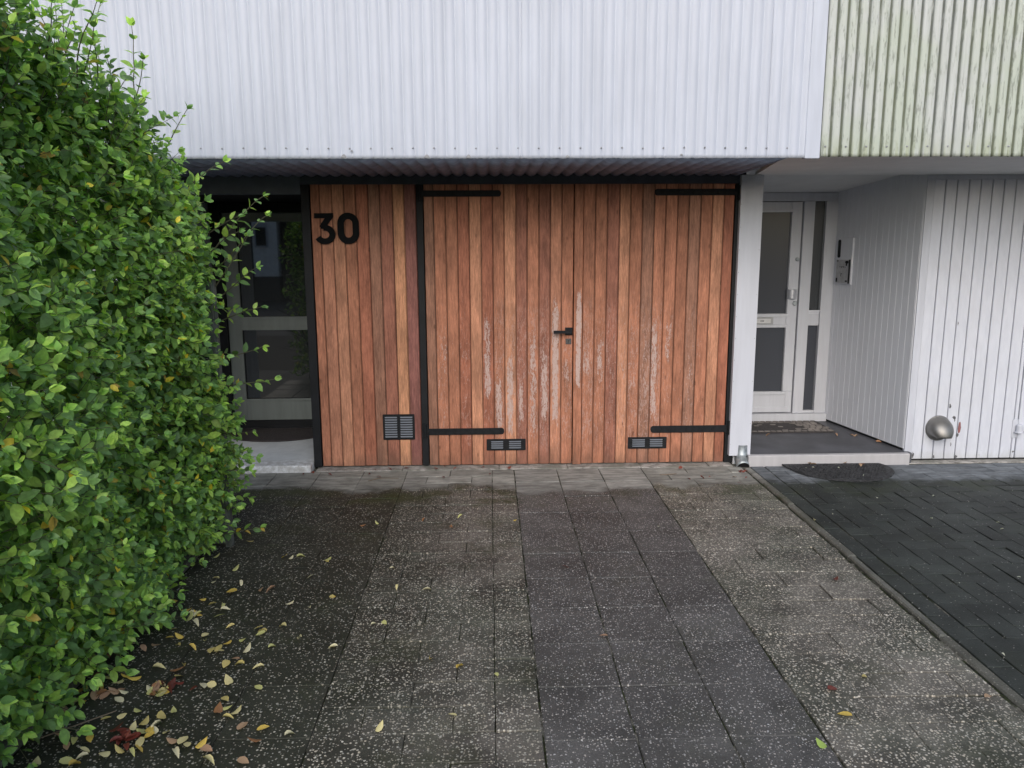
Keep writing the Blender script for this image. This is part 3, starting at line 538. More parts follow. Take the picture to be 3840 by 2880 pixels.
# strap hinges
def strap(x0, x1, z0, z1, parent, tip):       # tip +1: rounded end on the right
    mb = MB(); r = (z1-z0)/2; c = (z0+z1)/2; P = []
    if tip > 0:
        P = [(x0, z0)]+[(x1-r*.8+r*.8*math.cos(R(a_)), c+r*math.sin(R(a_))) for a_ in range(-90, 91, 15)]+[(x0, z1)]
    else:
        P = [(x1, z1)]+[(x0+r*.8*(1-math.cos(R(a_))), c+r*math.sin(R(a_))) for a_ in range(90, -91, -15)]+[(x1, z0)]
    mb.prism(P, 'y', Y0-.0065, Y0-.0005)
    n = 6
    for k in range(n):
        xx = x0+(x1-x0)*(k+.6)/n+random.uniform(-.02, .02); zz = c+random.uniform(-.35, .35)*r
        mb.tube([(xx, Y0-.006, zz), (xx, Y0-.009, zz), (xx, Y0-.0105, zz)], [.007, .0065, .003], 8)
    return mb.build('strap_hinge', M['iron'], parent, bevel=.0008)
strap(-.49, .093, .234, .281, gl, 1); strap(1.137, 1.724, .232, .283, gr_, -1)
strap(-.47, .082, 1.880, 1.922, gl, 1); strap(1.122, 1.715, 1.884, 1.928, gr_, -1)
for xx, z in ((-.466, .268), (1.700, .266), (-.466, 1.895), (1.700, 1.90)):
    m = MB(); m.tube([(xx, Y0-.012, z-.05), (xx, Y0-.012, z+.05)], .0125, 12); m.box(xx-.022, xx+.022, Y0-.0045, Y0-.001, z-.046, z+.050)
    m.build('hinge_knuckle', M['iron'], gl if xx < 0 else gr_, bevel=.001)
# louvred vents
def vent(x0, x1, z0, z1, rows, parent, mx=.012, mz=.014, gapc=.016):
    fr = MB(); d = .006; ya, yb = Y0-d, Y0-.0006; xc = (x0+x1)/2
    holes = [(x0+mx, xc-gapc/2), (xc+gapc/2, x1-mx)]
    out = rrect(x0, x1, z0, z1, .006)
    fr.prism(out, 'y', ya, yb)
    f = fr.build('vent', M['iron'], parent, bevel=.001)
    s = MB(); h = (z1-z0-2*mz)/rows
    for (ha, hb) in holes:
        for k in range(rows):
            za = z0+mz+k*h
            # pressed louvre: bulged lip sloping out and down, with tapered ends
            e = .010
            s.add([(ha+e*.2, ya-.0003, za+h*.80), (hb-e*.2, ya-.0003, za+h*.80), (hb-e*.5, ya-.0075, za+h*.30), (ha+e*.5, ya-.0075, za+h*.30), (ha+e*.5, ya-.0003, za+h*.22), (hb-e*.5, ya-.0003, za+h*.22)],
                  [(0, 1, 2, 3), (3, 2, 5, 4), (0, 3, 4), (1, 5, 2)])
    sl = s.build('louvres', M['slat'], f); return f
vent(-.764, -.540, .203, .388, 9, H)
vent(-.034, .245, .116, .200, 4, gl, mx=.030, mz=.012, gapc=.036); vent(.977, 1.256, .117, .202, 4, gr_, mx=.028, mz=.012, gapc=.03)
# handle and keyhole plate
m = MB(); m.box(.521, .572, Y0-.009, Y0-.0005, .939, .992); m.tube([(.5465, Y0-.008, .965), (.5465, Y0-.045, .965)], .010, 12)
m.box(.437, .560, Y0-.054, Y0-.040, .954, .975); m.build('handle', M['iron'], gl, bevel=.0015)
m = MB(); m.box(.525, .565, Y0-.006, Y0-.0005, .875, .915); kp = m.build('keyhole_plate', simple('worn dark plate', (.06, .055, .055), .5, var=.3, scale=60), gl, bevel=.001)
m = MB(); m.tube([(.545, Y0-.0062, .899), (.545, Y0-.0068, .899)], .0035, 10); m.box(.5435, .5465, Y0-.0068, Y0-.0061, .884, .898); m.build('keyhole', M['black_void'], gl)
# numerals
def ribbon(path, w, closed=False):
    P = [Vector((a_, b_)) for a_, b_ in path]; n = len(P); Lp, Rp = [], []
    for i in range(n):
        if closed: p, q = P[i-1], P[(i+1) % n]
        else: p, q = P[max(i-1, 0)], P[min(i+1, n-1)]
        d1 = (P[i]-p).normalized() if (P[i]-p).length > 1e-9 else (q-P[i]).normalized()
        d2 = (q-P[i]).normalized() if (q-P[i]).length > 1e-9 else d1
        nn = Vector((-(d1+d2).y, (d1+d2).x)).normalized(); c = max(.35, nn.dot(Vector((-d1.y, d1.x))))
        Lp.append(P[i]+nn*w/2/c); Rp.append(P[i]-nn*w/2/c)
    return Lp, Rp
def extr_ribbon(mb, Lp, Rp, ya, yb, closed=False):
    n = len(Lp); vs = [(p.x, ya, p.y) for p in Lp]+[(p.x, ya, p.y) for p in Rp]+[(p.x, yb, p.y) for p in Lp]+[(p.x, yb, p.y) for p in Rp]
    fs = []; rngk = range(n if closed else n-1)
    for i in rngk:
        j = (i+1) % n
        fs += [(i, j, n+j, n+i), (2*n+i, 3*n+i, 3*n+j, 2*n+j), (i, 2*n+i, 2*n+j, j), (n+i, n+j, 3*n+j, 3*n+i)]
    if not closed: fs += [(0, n, 3*n, 2*n), (n-1, 2*n+n-1, 3*n+n-1, 2*n-1)]
    mb.add(vs, fs)
ya, yb = Y0-.020, Y0-.002
m = MB()                    # figure three: flat top, short diagonal, open bowl
m.prism([(-1.173, 1.775), (-1.173, 1.742), (-1.102, 1.742), (-1.140, 1.690), (-1.128, 1.672), (-1.108, 1.672), (-1.048, 1.750), (-1.048, 1.775)][::-1], 'y', ya, yb)
path = [(-1.108+.051*math.cos(R(a_)), 1.634+.045*math.sin(R(a_))) for a_ in range(98, -163, -9)]
Lp, Rp = ribbon(path, .039); extr_ribbon(m, Lp, Rp, ya-.0006, yb+.0006)
m.build('number_digit', M['number'], H)
m = MB(); zc = 1.674; xc = -.949; hw, hh = .0505, .0825; path = []
for s0, (cx_, cz_) in ((0, (xc, zc+hh-hw)), (180, (xc, zc-hh+hw))):
    path += [(cx_+hw*math.cos(R(s0+k*10)), cz_+hw*math.sin(R(s0+k*10))) for k in range(19)]
Lp, Rp = ribbon(path, .042, True); extr_ribbon(m, Lp, Rp, ya, yb, True); m.build('number_digit', M['number'], H)
# plinth strip under the timber front
m = MB(); x = -1.235
while x < 1.70:
    x2 = min(x+random.uniform(.45, .7), 1.72); m.cur = random.random()
    m.box(x, x2-.003, 5.268+random.uniform(-.003, .003), 5.44, -.03, .006+random.uniform(-.002, .002)); x = x2
m.build('plinth', M['plinth'], H, bevel=.004)
# room behind the garage front
m = MB()
for bx in ((-1.222, 1.73, 6.45, 6.47, 0, 2.1), (-1.224, -1.204, Y0+.06, 6.449, 0, 2.1)): m.box(*bx)
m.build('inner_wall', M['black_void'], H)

# ---- left porch and glazed door
YD = 6.398
m = MB(); m.box(-2.60, -1.262, 5.250, 6.46, -.04, .050); m.build('porch_floor', M['concrete'], H, bevel=.010)
m = MB(); m.box(-2.24, -1.257, YD+.001, YD+.05, .055, .120); m.build('threshold', M['black'], H)
m = MB()
for bx in ((-2.235, -2.150, YD-.03, YD+.04, .05, 1.90), (-2.150, -1.257, YD-.03, YD+.04, 1.83, 1.90), (-1.30, -1.256, YD-.03, YD+.04, .05, 1.83)): m.box(*bx)
m.build('door_frame', M['black'], H)
ed = empty('entry_door', (-2.145, YD, 0)); place_child(ed, H); ed['label'] = 'grey green glazed entry door in the dark left porch'
m = MB(); X0, X1 = -2.147, -1.303
m.box(X0, X0+.105, YD, YD+.045, .124, 1.826); m.box(X1-.105, X1, YD, YD+.045, .124, 1.826)
m.box(X0+.105, X1-.105, YD, YD+.045, .124, .300); m.box(X0+.105, X1-.105, YD, YD+.045, .886, .985); m.box(X0+.105, X1-.105, YD, YD+.045, 1.76, 1.826)
m.build('leaf_frame', M['doorgreen'], ed, bevel=.003)
def beads(xa, xb, za, zb, y, parent, mat, w=.018, d=.008):
    b = MB(); b.box(xa, xb, y-d, y-.001, za, za+w); b.box(xa, xb, y-d, y-.001, zb-w, zb); b.box(xa, xa+w, y-d, y-.001, za+w+.0005, zb-w-.0005); b.box(xb-w, xb, y-d, y-.001, za+w+.0005, zb-w-.0005)
    return b.build('glazing_bead', mat, parent, bevel=.002)
for (za, zb) in ((.300, .886), (.985, 1.76)):
    g_ = MB(); g_.box(X0+.105, X1-.105, YD+.018, YD+.026, za, zb); g_.build('glass', M['glass_pane'] if 'glass_pane' in M else M['glass_dark'], ed)
    beads(X0+.092, X1-.092, za-.012, zb+.012, YD, ed, M['doorgreen'])
m = MB(); m.box(-1.400, -1.372, YD-.012, YD-.001, 1.02, 1.17); m.tube([(-1.386, YD-.01, 1.13), (-1.386, YD-.05, 1.13)], .009, 10); m.box(-1.50, -1.376, YD-.058, YD-.044, 1.121, 1.140)
m.build('handle', M['iron'], ed, bevel=.002)
# hallway behind the glass
m = MB()
for bx in ((-2.6, -.9, 8.3, 8.35, 0, 2.1), (-2.62, -2.6, 6.5, 8.3, 0, 2.1), (-.92, -.9, 6.5, 8.3, 0, 2.1), (-2.6, -.9, 6.47, 8.3, 2.08, 2.1), (-2.6, -.9, 6.47, 8.3, .02, .04), (-2.6, -2.237, 6.44, 6.469, 0, 2.08), (-1.256, -.9, 6.471, 6.49, 0, 2.08)): m.box(*bx)
m.build('hallway', simple('dim hallway wall', (.20, .20, .19), .9), H)
m = MB(); pr = []
for k in range(41):
    xx = -2.12+k*.0085; pr.append((xx, 6.56+.012*math.sin(k*.9)+.006*math.sin(k*2.1)))
n = len(pr); m.add([(x, y, .15) for x, y in pr]+[(x, y, 1.85) for x, y in pr], [(i, i+1, n+i+1, n+i) for i in range(n-1)])
m.build('curtain', simple('pale curtain', (.34, .35, .34), .9, var=.2), ed, smooth=True)

# ================================================================ RIGHT NEIGHBOUR
N = empty('terraced_house', (3.6, Y0, 0))
tag(N, 'white terraced house on the right with algae stained corrugated cladding and recessed front door', 'house')
def trapf(u):
    f = abs((u % 1.)-.5)*2      # 0 in the crest centre, 1 in the groove
    return 1-min(1, max(0, (f-.62)/.22))
sclad = clad(None, 1.778, 6.4, trapf, .015, YC, 'cladding', M['stained_clad'], N, z0=2.016)
scr = MB(); x = 1.778+PITCH*1.52
x = (math.floor(1.80/PITCH)+.5)*PITCH
while x < 6.3:
    c = (x, YC-.0155, 2.068); scr.tube([(c[0], c[1]+.004, c[2]), (c[0], c[1]-.002, c[2]), (c[0], c[1]-.005, c[2])], [.0050, .0050, .002], 8); x += PITCH*2
merge(sclad, scr, M['screw'])
m = MB(); m.box(1.779, 6.4, YC+.014, 9.5, 2.115, 5.59); m.build('upper_wall', M['black_void'], N)
m = MB(); m.add([(1.610, YC+.005, 2.0235), (6.4, YC+.005, 2.0235), (6.4, Y0+.002, 2.0165), (1.806, Y0+.002, 2.0165), (1.610, YC+.005, 2.04), (6.4, YC+.005, 2.04), (6.4, Y0+.002, 2.04), (1.806, Y0+.002, 2.04)],
    [(0, 1, 2, 3), (0, 4, 5, 1), (4, 7, 6, 5), (1, 5, 6, 2), (3, 2, 6, 7), (0, 3, 7, 4)]); soff2 = m.build('soffit', M['soffit_white'], N)
m = MB()
for x in (1.93, 2.25, 2.62, 2.85, 3.3): m.tube([(x, YC+.05, 2.024), (x, YC+.05, 2.0205)], .005, 8)
merge(soff2, m, M['iron'])
YB = 6.381
# sloping porch ceiling
m = MB(); m.add([(1.74, Y0+.004, 2.066), (3.05, Y0+.004, 2.066), (2.90, YB+.05, 1.966), (1.74, YB+.05, 1.966), (1.74, Y0+.004, 2.10), (3.05, Y0+.004, 2.10), (2.90, YB+.05, 2.10), (1.74, YB+.05, 2.10)],
    [(0, 1, 2, 3), (0, 4, 5, 1), (4, 7, 6, 5), (1, 5, 6, 2), (2, 6, 7, 3), (0, 3, 7, 4)]); m.build('porch_ceiling', M['soffit_white'], N)
# porch floor and aluminium edged step
m = MB(); m.box(1.842, 3.02, 5.297, YB+.03, -.03, .074); m.build('porch_floor', M['porch_floor'], N)
m = MB(); m.prism([(5.296, -.01), (5.268, -.01), (5.268, .070), (5.272, .0755), (5.305, .0765), (5.305, .0743), (5.296, .0743)], 'x', 1.828, 2.990); st = m.build('step_edge', M['step'], N)
# left inner wall of the porch
m = MB(); m.box(1.740, 1.760, Y0+.05, YB, 0, 2.1); m.build('porch_wall', M['white'], N)
# skewed side wall of bead boards; local x along the wall from the door to the street
SW0, SW1 = Vector((2.838, 6.395, 0)), Vector((2.988, 5.357, 0)); sd_ = (SW1-SW0).normalized(); sn = Vector((-sd_.y, sd_.x, 0))*-1  # normal toward the porch
if sn.x > 0: sn = -sn
XW = Matrix(((sd_.x, sn.x, 0, SW0.x), (sd_.y, sn.y, 0, SW0.y), (0, 0, 1, 0), (0, 0, 0, 1)))
LW = (SW1-SW0).length
m = MB(); s_ = 0.0; w_ = .0692
while s_ < LW-.005:
    e_ = min(s_+w_, LW)
    m.cur = random.random(); m.prism([(s_, -.02), (e_, -.02), (e_, -.003), (e_-.003, 0), (s_+.004, 0), (s_, -.004)], 'z', .092, 2.085); s_ = e_
m.build('side_wall', M['side_white'], N, xf=XW)
m = MB(); m.box(0, LW, -.02, -.006, .0745, .0915); m.build('wall_base', M['black'], N, xf=XW)
# garage wall boards
def vboards(name, xs, z0, z1, y, parent, mat, c=.0035, g=.0055, th=.018):
    m = MB()
    for xa, xb in zip(xs[:-1], xs[1:]):
        xa += g/2; xb -= g/2; yy = y+random.uniform(-.0006, .0006); m.cur = random.random()
        m.prism([(xa, yy+th), (xa, yy+c), (xa+c, yy), (xb-c, yy), (xb, yy+c), (xb, yy+th)], 'z', z0+random.uniform(0, .002), z1)
    return m.build(name, mat, parent)
t = NT('white boards with peeling paint', .5, (.7, .7, .72), spec=.35)
nA = t.noise(9, 6, .7, sc=(3, 3, .7)); nB = t.noise(26, 6, .75, loc=(3, 1, 2)); nC = t.noise(2.2, 4, .6, sc=(1, 1, .6), loc=(6, 1, 0)); Zc = t.xyz()[2]
b_ = t.mix(t.ss(nA, .3, .7), (.53, .55, .61), (.59, .61, .67)); b_ = t.mix(t.math('MULTIPLY', t.ss(nC, .45, .68), .25), b_, (.50, .50, .51))
pe = t.math('GREATER_THAN', t.math('ADD', nB, t.ss(Zc, .03, .16, .10, -.0)), .755); b_ = t.mix(pe, b_, (.13, .125, .13))
b_ = t.mix(t.math('MULTIPLY', t.ss(t.math('MULTIPLY_ADD', nA, .12, Zc), .07, .14, 1., 0.), .35), b_, (.36, .37, .34)); t.base(b_); t.bump(t.math('MULTIPLY', pe, -1), .001); M['peel'] = t.m
xs = [3.043]+[3.043+.0822*k for k in range(1, 10)]+[3.790]
xs = [3.043, 3.124, 3.206, 3.289, 3.370, 3.452, 3.534, 3.616, 3.699, 3.782, 3.812]
wbo = vboards('wall_boards', xs, .014, 1.985, Y0, N, M['peel'])
vboards('garage_door', [3.8165]+[3.8165+.082*k for k in range(1, 31)], .014, 1.985, Y0+.003, N, M['peel'])
m = MB(); m.box(2.992, 3.0425, Y0-.006, Y0+.06, .012, 1.985); m.build('corner_post', M['white_wall'], N, bevel=.002)
m = MB(); m.box(2.990, 6.4, Y0-.004, Y0+.06, 1.9855, 2.0155); m.build('head_board', M['white_wall'], N, bevel=.002)
m = MB(); m.box(3.0, 6.4, Y0+.02, Y0+.04, -.03, 2.0); m.build('inner_wall', M['black_void'], N)
m = MB(); m.box(2.992, 6.4, 5.290, Y0+.019, -.03, .000); m.build('plinth', M['plinth'], N, bevel=.004)
# torn paint flakes and red patch by the cowl
m = MB()
for cx_, cz_, w2, h2 in ((3.383, .245, .011, .042),):
    pts = [(cx_+w2*math.cos(R(a_))*random.uniform(.75, 1.2), cz_+h2*math.sin(R(a_))*random.uniform(.8, 1.15)) for a_ in range(0, 360, 24)]
    m.prism(pts, 'y', Y0-.0016, Y0-.0004)
merge(wbo, m, simple('bare reddish timber', (.22, .09, .09), .8))
m = MB()
for cx_, cz_, w2, h2 in ((3.375, .19, .007, .014), (3.300, .405, .007, .018), (3.335, .320, .012, .010), (3.344, .305, .005, .02), (3.332, .12, .004, .02), (3.06, .045, .009, .022), (3.045, .022, .012, .010), (3.378, .026, .011, .012), (3.214, .028, .006, .012), (3.798, .06, .008, .007), (3.30, 1.0, .004, .012)):
    pts = [(cx_+w2*math.cos(R(a_))*random.uniform(.4, 1.4), cz_+h2*math.sin(R(a_))*random.uniform(.6, 1.3)) for a_ in range(0, 360, 30)]
    m.prism(pts, 'y', Y0-.0075, Y0-.0062) if cx_ < 3.045 else m.prism(pts, 'y', Y0-.0014, Y0-.0009)
merge(wbo, m, simple('grey exposed wood', (.10, .10, .105), .9))
# exhaust cowl: flange and a hood that bends down
vw = MB(); cx_, cz_ = 3.226, .243
vw.tube([(cx_, Y0-.001, cz_), (cx_, Y0-.005, cz_), (cx_, Y0-.010, cz_)], [.093, .093, .088], 40)
rings = []; NR = 14; NS = 36
for k in range(NR):
    u = k/(NR-1); a_ = u*R(82)
    cy = -.006-.085*math.sin(a_)*.95; cz2 = .004-.070*(1-math.cos(a_))
    rx = .086*(1-u)**.5*.0+.086*math.cos(u*1.02)**.9+.004; rz = .084*(1-.45*u)
    for s2 in range(NS):
        th = 2*math.pi*s2/NS; lx = rx*math.cos(th); lz = rz*math.sin(th)
        rings.append((cx_+lx, Y0+cy-lz*math.sin(a_)*.75, cz_+cz2+lz*math.cos(a_)))
vw.add(rings, [(k*NS+s2, k*NS+(s2+1) % NS, (k+1)*NS+(s2+1) % NS, (k+1)*NS+s2) for k in range(NR-1) for s2 in range(NS)]+[tuple((NR-1)*NS+s2 for s2 in range(NS))])
vw.build('exhaust_cowl', M['vent_metal'], N, smooth=True)
# white pintle hinge at the neighbour's garage door
m = MB(); m.box(3.770, 3.811, Y0-.005, Y0-.001, .165, .300); m.tube([(3.812, Y0-.022, .205), (3.812, Y0-.022, .212), (3.812, Y0-.022, .213), (3.812, Y0-.022, .258), (3.812, Y0-.022, .268)], [.030, .030, .022, .021, .012], 14)
m.box(3.816, 4.35, Y0-.016, Y0-.001, .213, .258); m.build('pintle_hinge', M['white_wall'], N, bevel=.002)

# ---- front door with side light
fd = empty('front_door', (2.05, YB, 0)); place_child(fd, N); fd['label'] = 'white front door with two grey glass panes'
yf = YB
m = MB(); m.box(1.765, 2.500, yf, yf+.045, .145, .326-.0) ; m.box(2.468, 2.556, yf+.0005, yf+.045, .3265, 1.895); m.box(1.765, 2.4675, yf, yf+.045, .869, .986); m.box(1.765, 2.4675, yf, yf+.045, 1.812, 1.895); m.box(2.5005, 2.556, yf+.0005, yf+.045, .145, .326); m.box(1.765, 1.84, yf-.0005, yf+.045, .327, .8685); m.box(1.765, 1.84, yf-.0005, yf+.045, .9865, 1.8115)
m.build('leaf_frame', M['white'], fd, bevel=.003)
for za, zb in ((.326, .869), (.986, 1.812)):
    g_ = MB(); g_.box(1.841, 2.467, yf+.016, yf+.024, za+.0005, zb-.0005); g_.build('glass', M['glass_frost'], fd)
    beads(1.828, 2.494, za-.026, zb+.026, yf-.0008, fd, M['white'], w=.024, d=.009)
m = MB(); m.box(1.9, 2.52, yf-.012, yf-.0008, .150, .195); m.build('weather_bar', M['white'], fd, bevel=.004)
m = MB(); pr = [(2.459+.081*k/8, yf-.012-.032*math.sin(math.pi*k/8)**.7) for k in range(9)]; m.prism(pr+[(2.540, yf-.006), (2.459, yf-.006)], 'z', 1.110, 1.188); m.box(2.485, 2.515, yf-.007, yf+.002, 1.12, 1.18); m.build('handle', M['chrome'], fd, bevel=.002)
m = MB(); m.tube([(2.534, yf+.001, 1.073), (2.534, yf-.007, 1.073), (2.534, yf-.010, 1.073)], [.020, .020, .016], 20); m.build('lock', M['zinc'], fd, smooth=False)
m = MB(); m.tube([(2.535, yf+.001, 1.433), (2.535, yf-.005, 1.433), (2.535, yf-.008, 1.433)], [.017, .017, .012], 16); m.build('upper_lock', M['zinc'], fd)
m = MB(); m.box(2.02, 2.361, yf-.006, yf-.001, .898, .957); lb = m.build('letter_plate', simple('grey letter plate', (.36, .37, .37), .4), fd, bevel=.002)
m = MB(); m.box(2.05, 2.338, yf-.010, yf-.0065, .909, .944); lf = m.build('letter_flap', simple('pale letter flap', (.62, .62, .62), .35), fd, bevel=.002)
m = MB()
for k in range(3): m.box(2.252+k*.011, 2.259+k*.011, yf-.0112, yf-.0104, .922, .932)
merge(lf, m, M['iron'])
m = MB(); m.box(1.762, 2.845, yf-.006, yf+.05, 1.900, 1.968); m.box(1.762, 2.845, yf-.050, yf+.05, .074, .140); m.box(2.563, 2.652, yf-.018, yf+.05, .1405, 1.8995); m.box(2.746, 2.842, yf-.018, yf+.05, .1405, 1.8995)
m.box(2.6525, 2.7455, yf-.004, yf+.05, .885, 1.002); m.box(2.6525, 2.7455, yf-.010, yf+.05, .1405, .162)
m.build('door_frame', M['white'], N, bevel=.003)
m = MB(); m.box(2.653, 2.745, yf+.020, yf+.028, .163, .884); m.build('side_light', M['glass_frost'], N)
m = MB(); m.box(2.653, 2.745, yf+.020, yf+.028, 1.003, 1.899); m.build('side_light', M['glass_dark'], N)
m = MB(); m.box(2.655, 2.743, yf-.0065, yf-.0045, .9865, .9935); m.box(2.6526, 2.7454, yf-.014, yf-.0045, 1.0025, 1.014); m.build('sill_bead', M['side_white'], N)
m = MB(); m.box(1.75, 2.95, yf+.055, yf+.075, 0, 2.1); m.build('hall_wall', M['black_void'], N)

# pale box with slot and small plaque on the skewed wall
bxr = empty('wall_box', SW0+sd_*.18+Vector((0, 0, 1.42))); tag(bxr, 'shallow white box with a dark vertical slot beside the white front door', 'wall box')
m = MB(); m.prism([(s, z) for s, z in rrect(.080, .285, 1.236, 1.604, .004)], 'y', .0005, .016); m.build('casing', M['side_white'], bxr, bevel=.002, xf=XW)
m = MB(); m.prism(rrect(.092, .128, 1.446, 1.590, .014), 'y', .0165, .020); m.build('slot', M['black'], bxr, xf=XW)
bp = empty('plaque', SW0+sd_*.18+Vector((0, 0, 1.33))); tag(bp, 'small framed ornamental plaque below the dark slot of the white wall box', 'plaque')
m = MB(); m.prism([(.090, 1.246), (.262, 1.246), (.262, 1.430), (.090, 1.430)], 'y', .0165, .022); pl_ = m.build('plate', simple('grey enamel plate', (.40, .40, .41), .4, var=.15, scale=30), bp, bevel=.001, xf=XW)
m = MB(); m.prism([(.263, 1.243), (.272, 1.243), (.272, 1.433), (.263, 1.433)], 'y', .0165, .026)
for (s, z, w_, h_) in ((.105, 1.420, .022, .008), (.232, 1.412, .045, .022), (.228, 1.392, .02, .02), (.104, 1.268, .022, .034), (.235, 1.262, .03, .012), (.17, 1.375, .016, .005), (.142, 1.375, .008, .010), (.165, 1.372, .008, .012), (.19, 1.374, .010, .010), (.212, 1.373, .010, .010), (.165, 1.318, .018, .006), (.158, 1.305, .006, .016)):
    m.prism(rrect(s-w_/2, s+w_/2, z-h_/2, z+h_/2, min(w_, h_)*.4), 'y', .0222, .0228)
merge_x(pl_, m, M['iron'], XW)

# downpipe boxing between the houses
dp = empty('downpipe', (1.78, 5.33, 0)); tag(dp, 'white sheet metal downpipe casing with a grey pipe elbow at its foot', 'downpipe')
m = MB(); m.box(1.700, 1.852, 5.312, 5.352, .066, 2.015); cas = m.build('casing', M['pillar'], dp, bevel=.003)
m = MB()
for z in np.arange(.15, 2.0, .152):
    for x in (1.707, 1.842 if int(z*10) % 3 == 0 else 1.707):
        m.tube([(x, 5.3125, z), (x, 5.3095, z)], .0028, 8)
merge(cas, m, M['zinc'])
m = MB(); m.box(1.742, 1.856, 5.353, 5.46, -.02, 2.02); m.build('backing', M['side_white'], dp)
m = MB(); pth = [(1.797, 5.345, .14), (1.797, 5.340, .066), (1.793, 5.325, .040), (1.790, 5.290, .010), (1.789, 5.262, -.006)]
m.tube(pth, [.046]*5, 24, caps=False); pipe = m.build('pipe', M['zinc'], dp, smooth=True); s = pipe.modifiers.new('t', 'SOLIDIFY'); s.thickness = .003
m = MB(); m.tube([(1.797, 5.337, .058), (1.797, 5.336, .052)], [.049, .049], 24); m.tube([(1.7895, 5.268, -.001), (1.789, 5.2655, -.0025)], [.043, .043], 24); m.build('pipe_opening', M['black_void'], dp)

# ================================================================ LEFT WALLS, FENCE, STREET
W = empty('side_wall', (-2.24, 5.9, 0)); tag(W, 'white boarded wall left of the dark porch, half hidden by the hedge', 'wall')
vb = MB(); y = Y0+.02
while y < 6.36:
    y2 = min(y+.08, 6.39); vb.prism([(-2.242, y+.003), (-2.262, y+.003), (-2.262, y2-.003), (-2.242, y2-.003)], 'z', .05, 1.9); y = y2
vb.build('boards', M['white_wall'], W)
m = MB(); m.box(-2.28, -2.2625, Y0+.02, 6.39, 0, 1.9); m.build('core', M['black_void'], W)
W2 = empty('garage_wall', (-4.2, Y0, 0)); tag(W2, 'white boarded garage wall glimpsed through gaps in the hedge', 'wall')
vboards('boards', [-6.2+.082*k for k in range(0, 49)], .0, 1.898, Y0-.02, W2, M['white_wall'])
m = MB(); m.box(-6.2, -2.27, Y0, Y0+.03, -.02, 1.898); m.build('core', M['black_void'], W2)
F = empty('fence_panel', (-1.65, 3.87, 0)); tag(F, 'dark weathered fence panel mostly hidden behind the far end of the hedge', 'fence')
m = MB()
for k in range(7): m.cur = random.random(); m.box(-2.0+.0, -1.372, 3.870, 3.886, .03+k*.195, .03+k*.195+.189)
m.build('boards', M['fencewood'], F, bevel=.002)
m = MB(); m.box(-1.400, -1.366, 3.8865, 3.93, 0, 1.40); m.build('post', M['fencewood'], F, bevel=.003)

OH = empty('opposite_house', (-8, -12, 0)); tag(OH, 'pale rendered house across the street seen only as a reflection in the left door glass', 'house')
m = MB(); m.box(-6.82, -6.12, -12.4, -10.02, .72, 3.4); m.build('wall', simple('pale render', (.85, .85, .83), .8), OH)
m = MB(); m.box(-6.82, -6.12, -12.4, -10.06, 0, .719); m.build('base', simple('dark brick base', (.06, .05, .045), .8), OH)
m = MB(); m.box(-10.5, -6.83, -12.4, -10.06, 0, 3.4); m.build('dark_reflection_wall', simple('dark reflection wall', (.03, .028, .026), .85), OH)  # dark mass added left of the pale wall to darken its mirrored surroundings
m = MB(); m.box(-6.75, -6.38, -10.018, -9.98, 1.55, 2.25); wn_ = m.build('window', M['white'], OH); m = MB(); m.box(-6.71, -6.42, -9.9795, -9.97, 1.60, 2.12); m.build('pane', M['black_void'], wn_)
m = MB(); m.prism([(-12.6, 3.401), (-9.8, 3.401), (-11.2, 4.6)], 'x', -10.7, -6.0); m.build('roof', simple('dark roof tiles', (.06, .04, .035), .8), OH)
OB = empty('reflection_block', (0, -12, 0)); tag(OB, 'low dark block added across the street to darken the reflection in the door glass', 'reflection backdrop')  # made-up block out of view, gives the door glass something dark to mirror
m = MB(); m.box(-6.05, 9.0, -12.4, -10.2, 0, 2.5); m.build('wall', simple('dark reflection block', (.035, .026, .022), .85, scale=20), OB)
m = MB(); m.prism([(-12.6, 2.501), (-10.0, 2.501), (-10.0, 2.62), (-12.6, 2.62)], 'x', -5.95, 9.2); m.build('roof', simple('dark roof tiles', (.06, .04, .035), .8), OB)

# ================================================================ DOORMATS
m = MB(); P = [(2.075, 5.264), (2.755, 5.262)]
arc = []
for k in range(0, 25):
    a_ = R(180*k/24); arc.append((2.42+.345*math.cos(a_), 5.19-.335*math.sin(a_)**.8))
poly = [(2.068, 5.266), (2.768, 5.262)]+[(x, y) for x, y in [(2.790, 5.20), (2.792, 5.12), (2.765, 5.04), (2.70, 4.955), (2.60, 4.885), (2.50, 4.855), (2.40, 4.852), (2.30, 4.875), (2.22, 4.925), (2.15, 5.00), (2.10, 5.09), (2.078, 5.18)]]
m.prism(poly[::-1], 'z', .004, .014); dm1 = m.build('doormat', M['rubber'], bevel=.003)
tag(dm1, 'black half round rubber mat lying on bricks before the white step', 'doormat')
# relief pattern of small pads
pm = MB(); ang = 0
for i in range(34):
    for j in range(22):
        x = 2.08+i*.0215+(.0107 if j % 2 else 0); y = 4.865+j*.0185
        cxm, cym = 2.43, 5.266
        if ((x-cxm)/.335)**2+((y-cym)/.385)**2 < 1 and y < 5.25 and random.random() > .2:
            r_ = .0065*random.uniform(.6, 1.1); h_ = .0165+random.uniform(0, .004)
            pm.prism([(x+r_*math.cos(R(a_)), y+r_*math.sin(R(a_))) for a_ in range(0, 360, 60)], 'z', .0142, h_)
merge(dm1, pm, M['rubber'])
m = MB(); m.box(1.86, 2.745, 5.925, 6.295, .075, .084); dm2 = m.build('doormat', simple('grey brown mat base', (.045, .04, .04), .9, var=.3, scale=50), bevel=.002)
tag(dm2, 'rectangular mat with cobble pattern at the white front door', 'doormat')
pm = MB(); y = 5.935
cob = simple('worn mat cobbles', (.20, .18, .165), .85, var=.4, scale=9)
row = 0
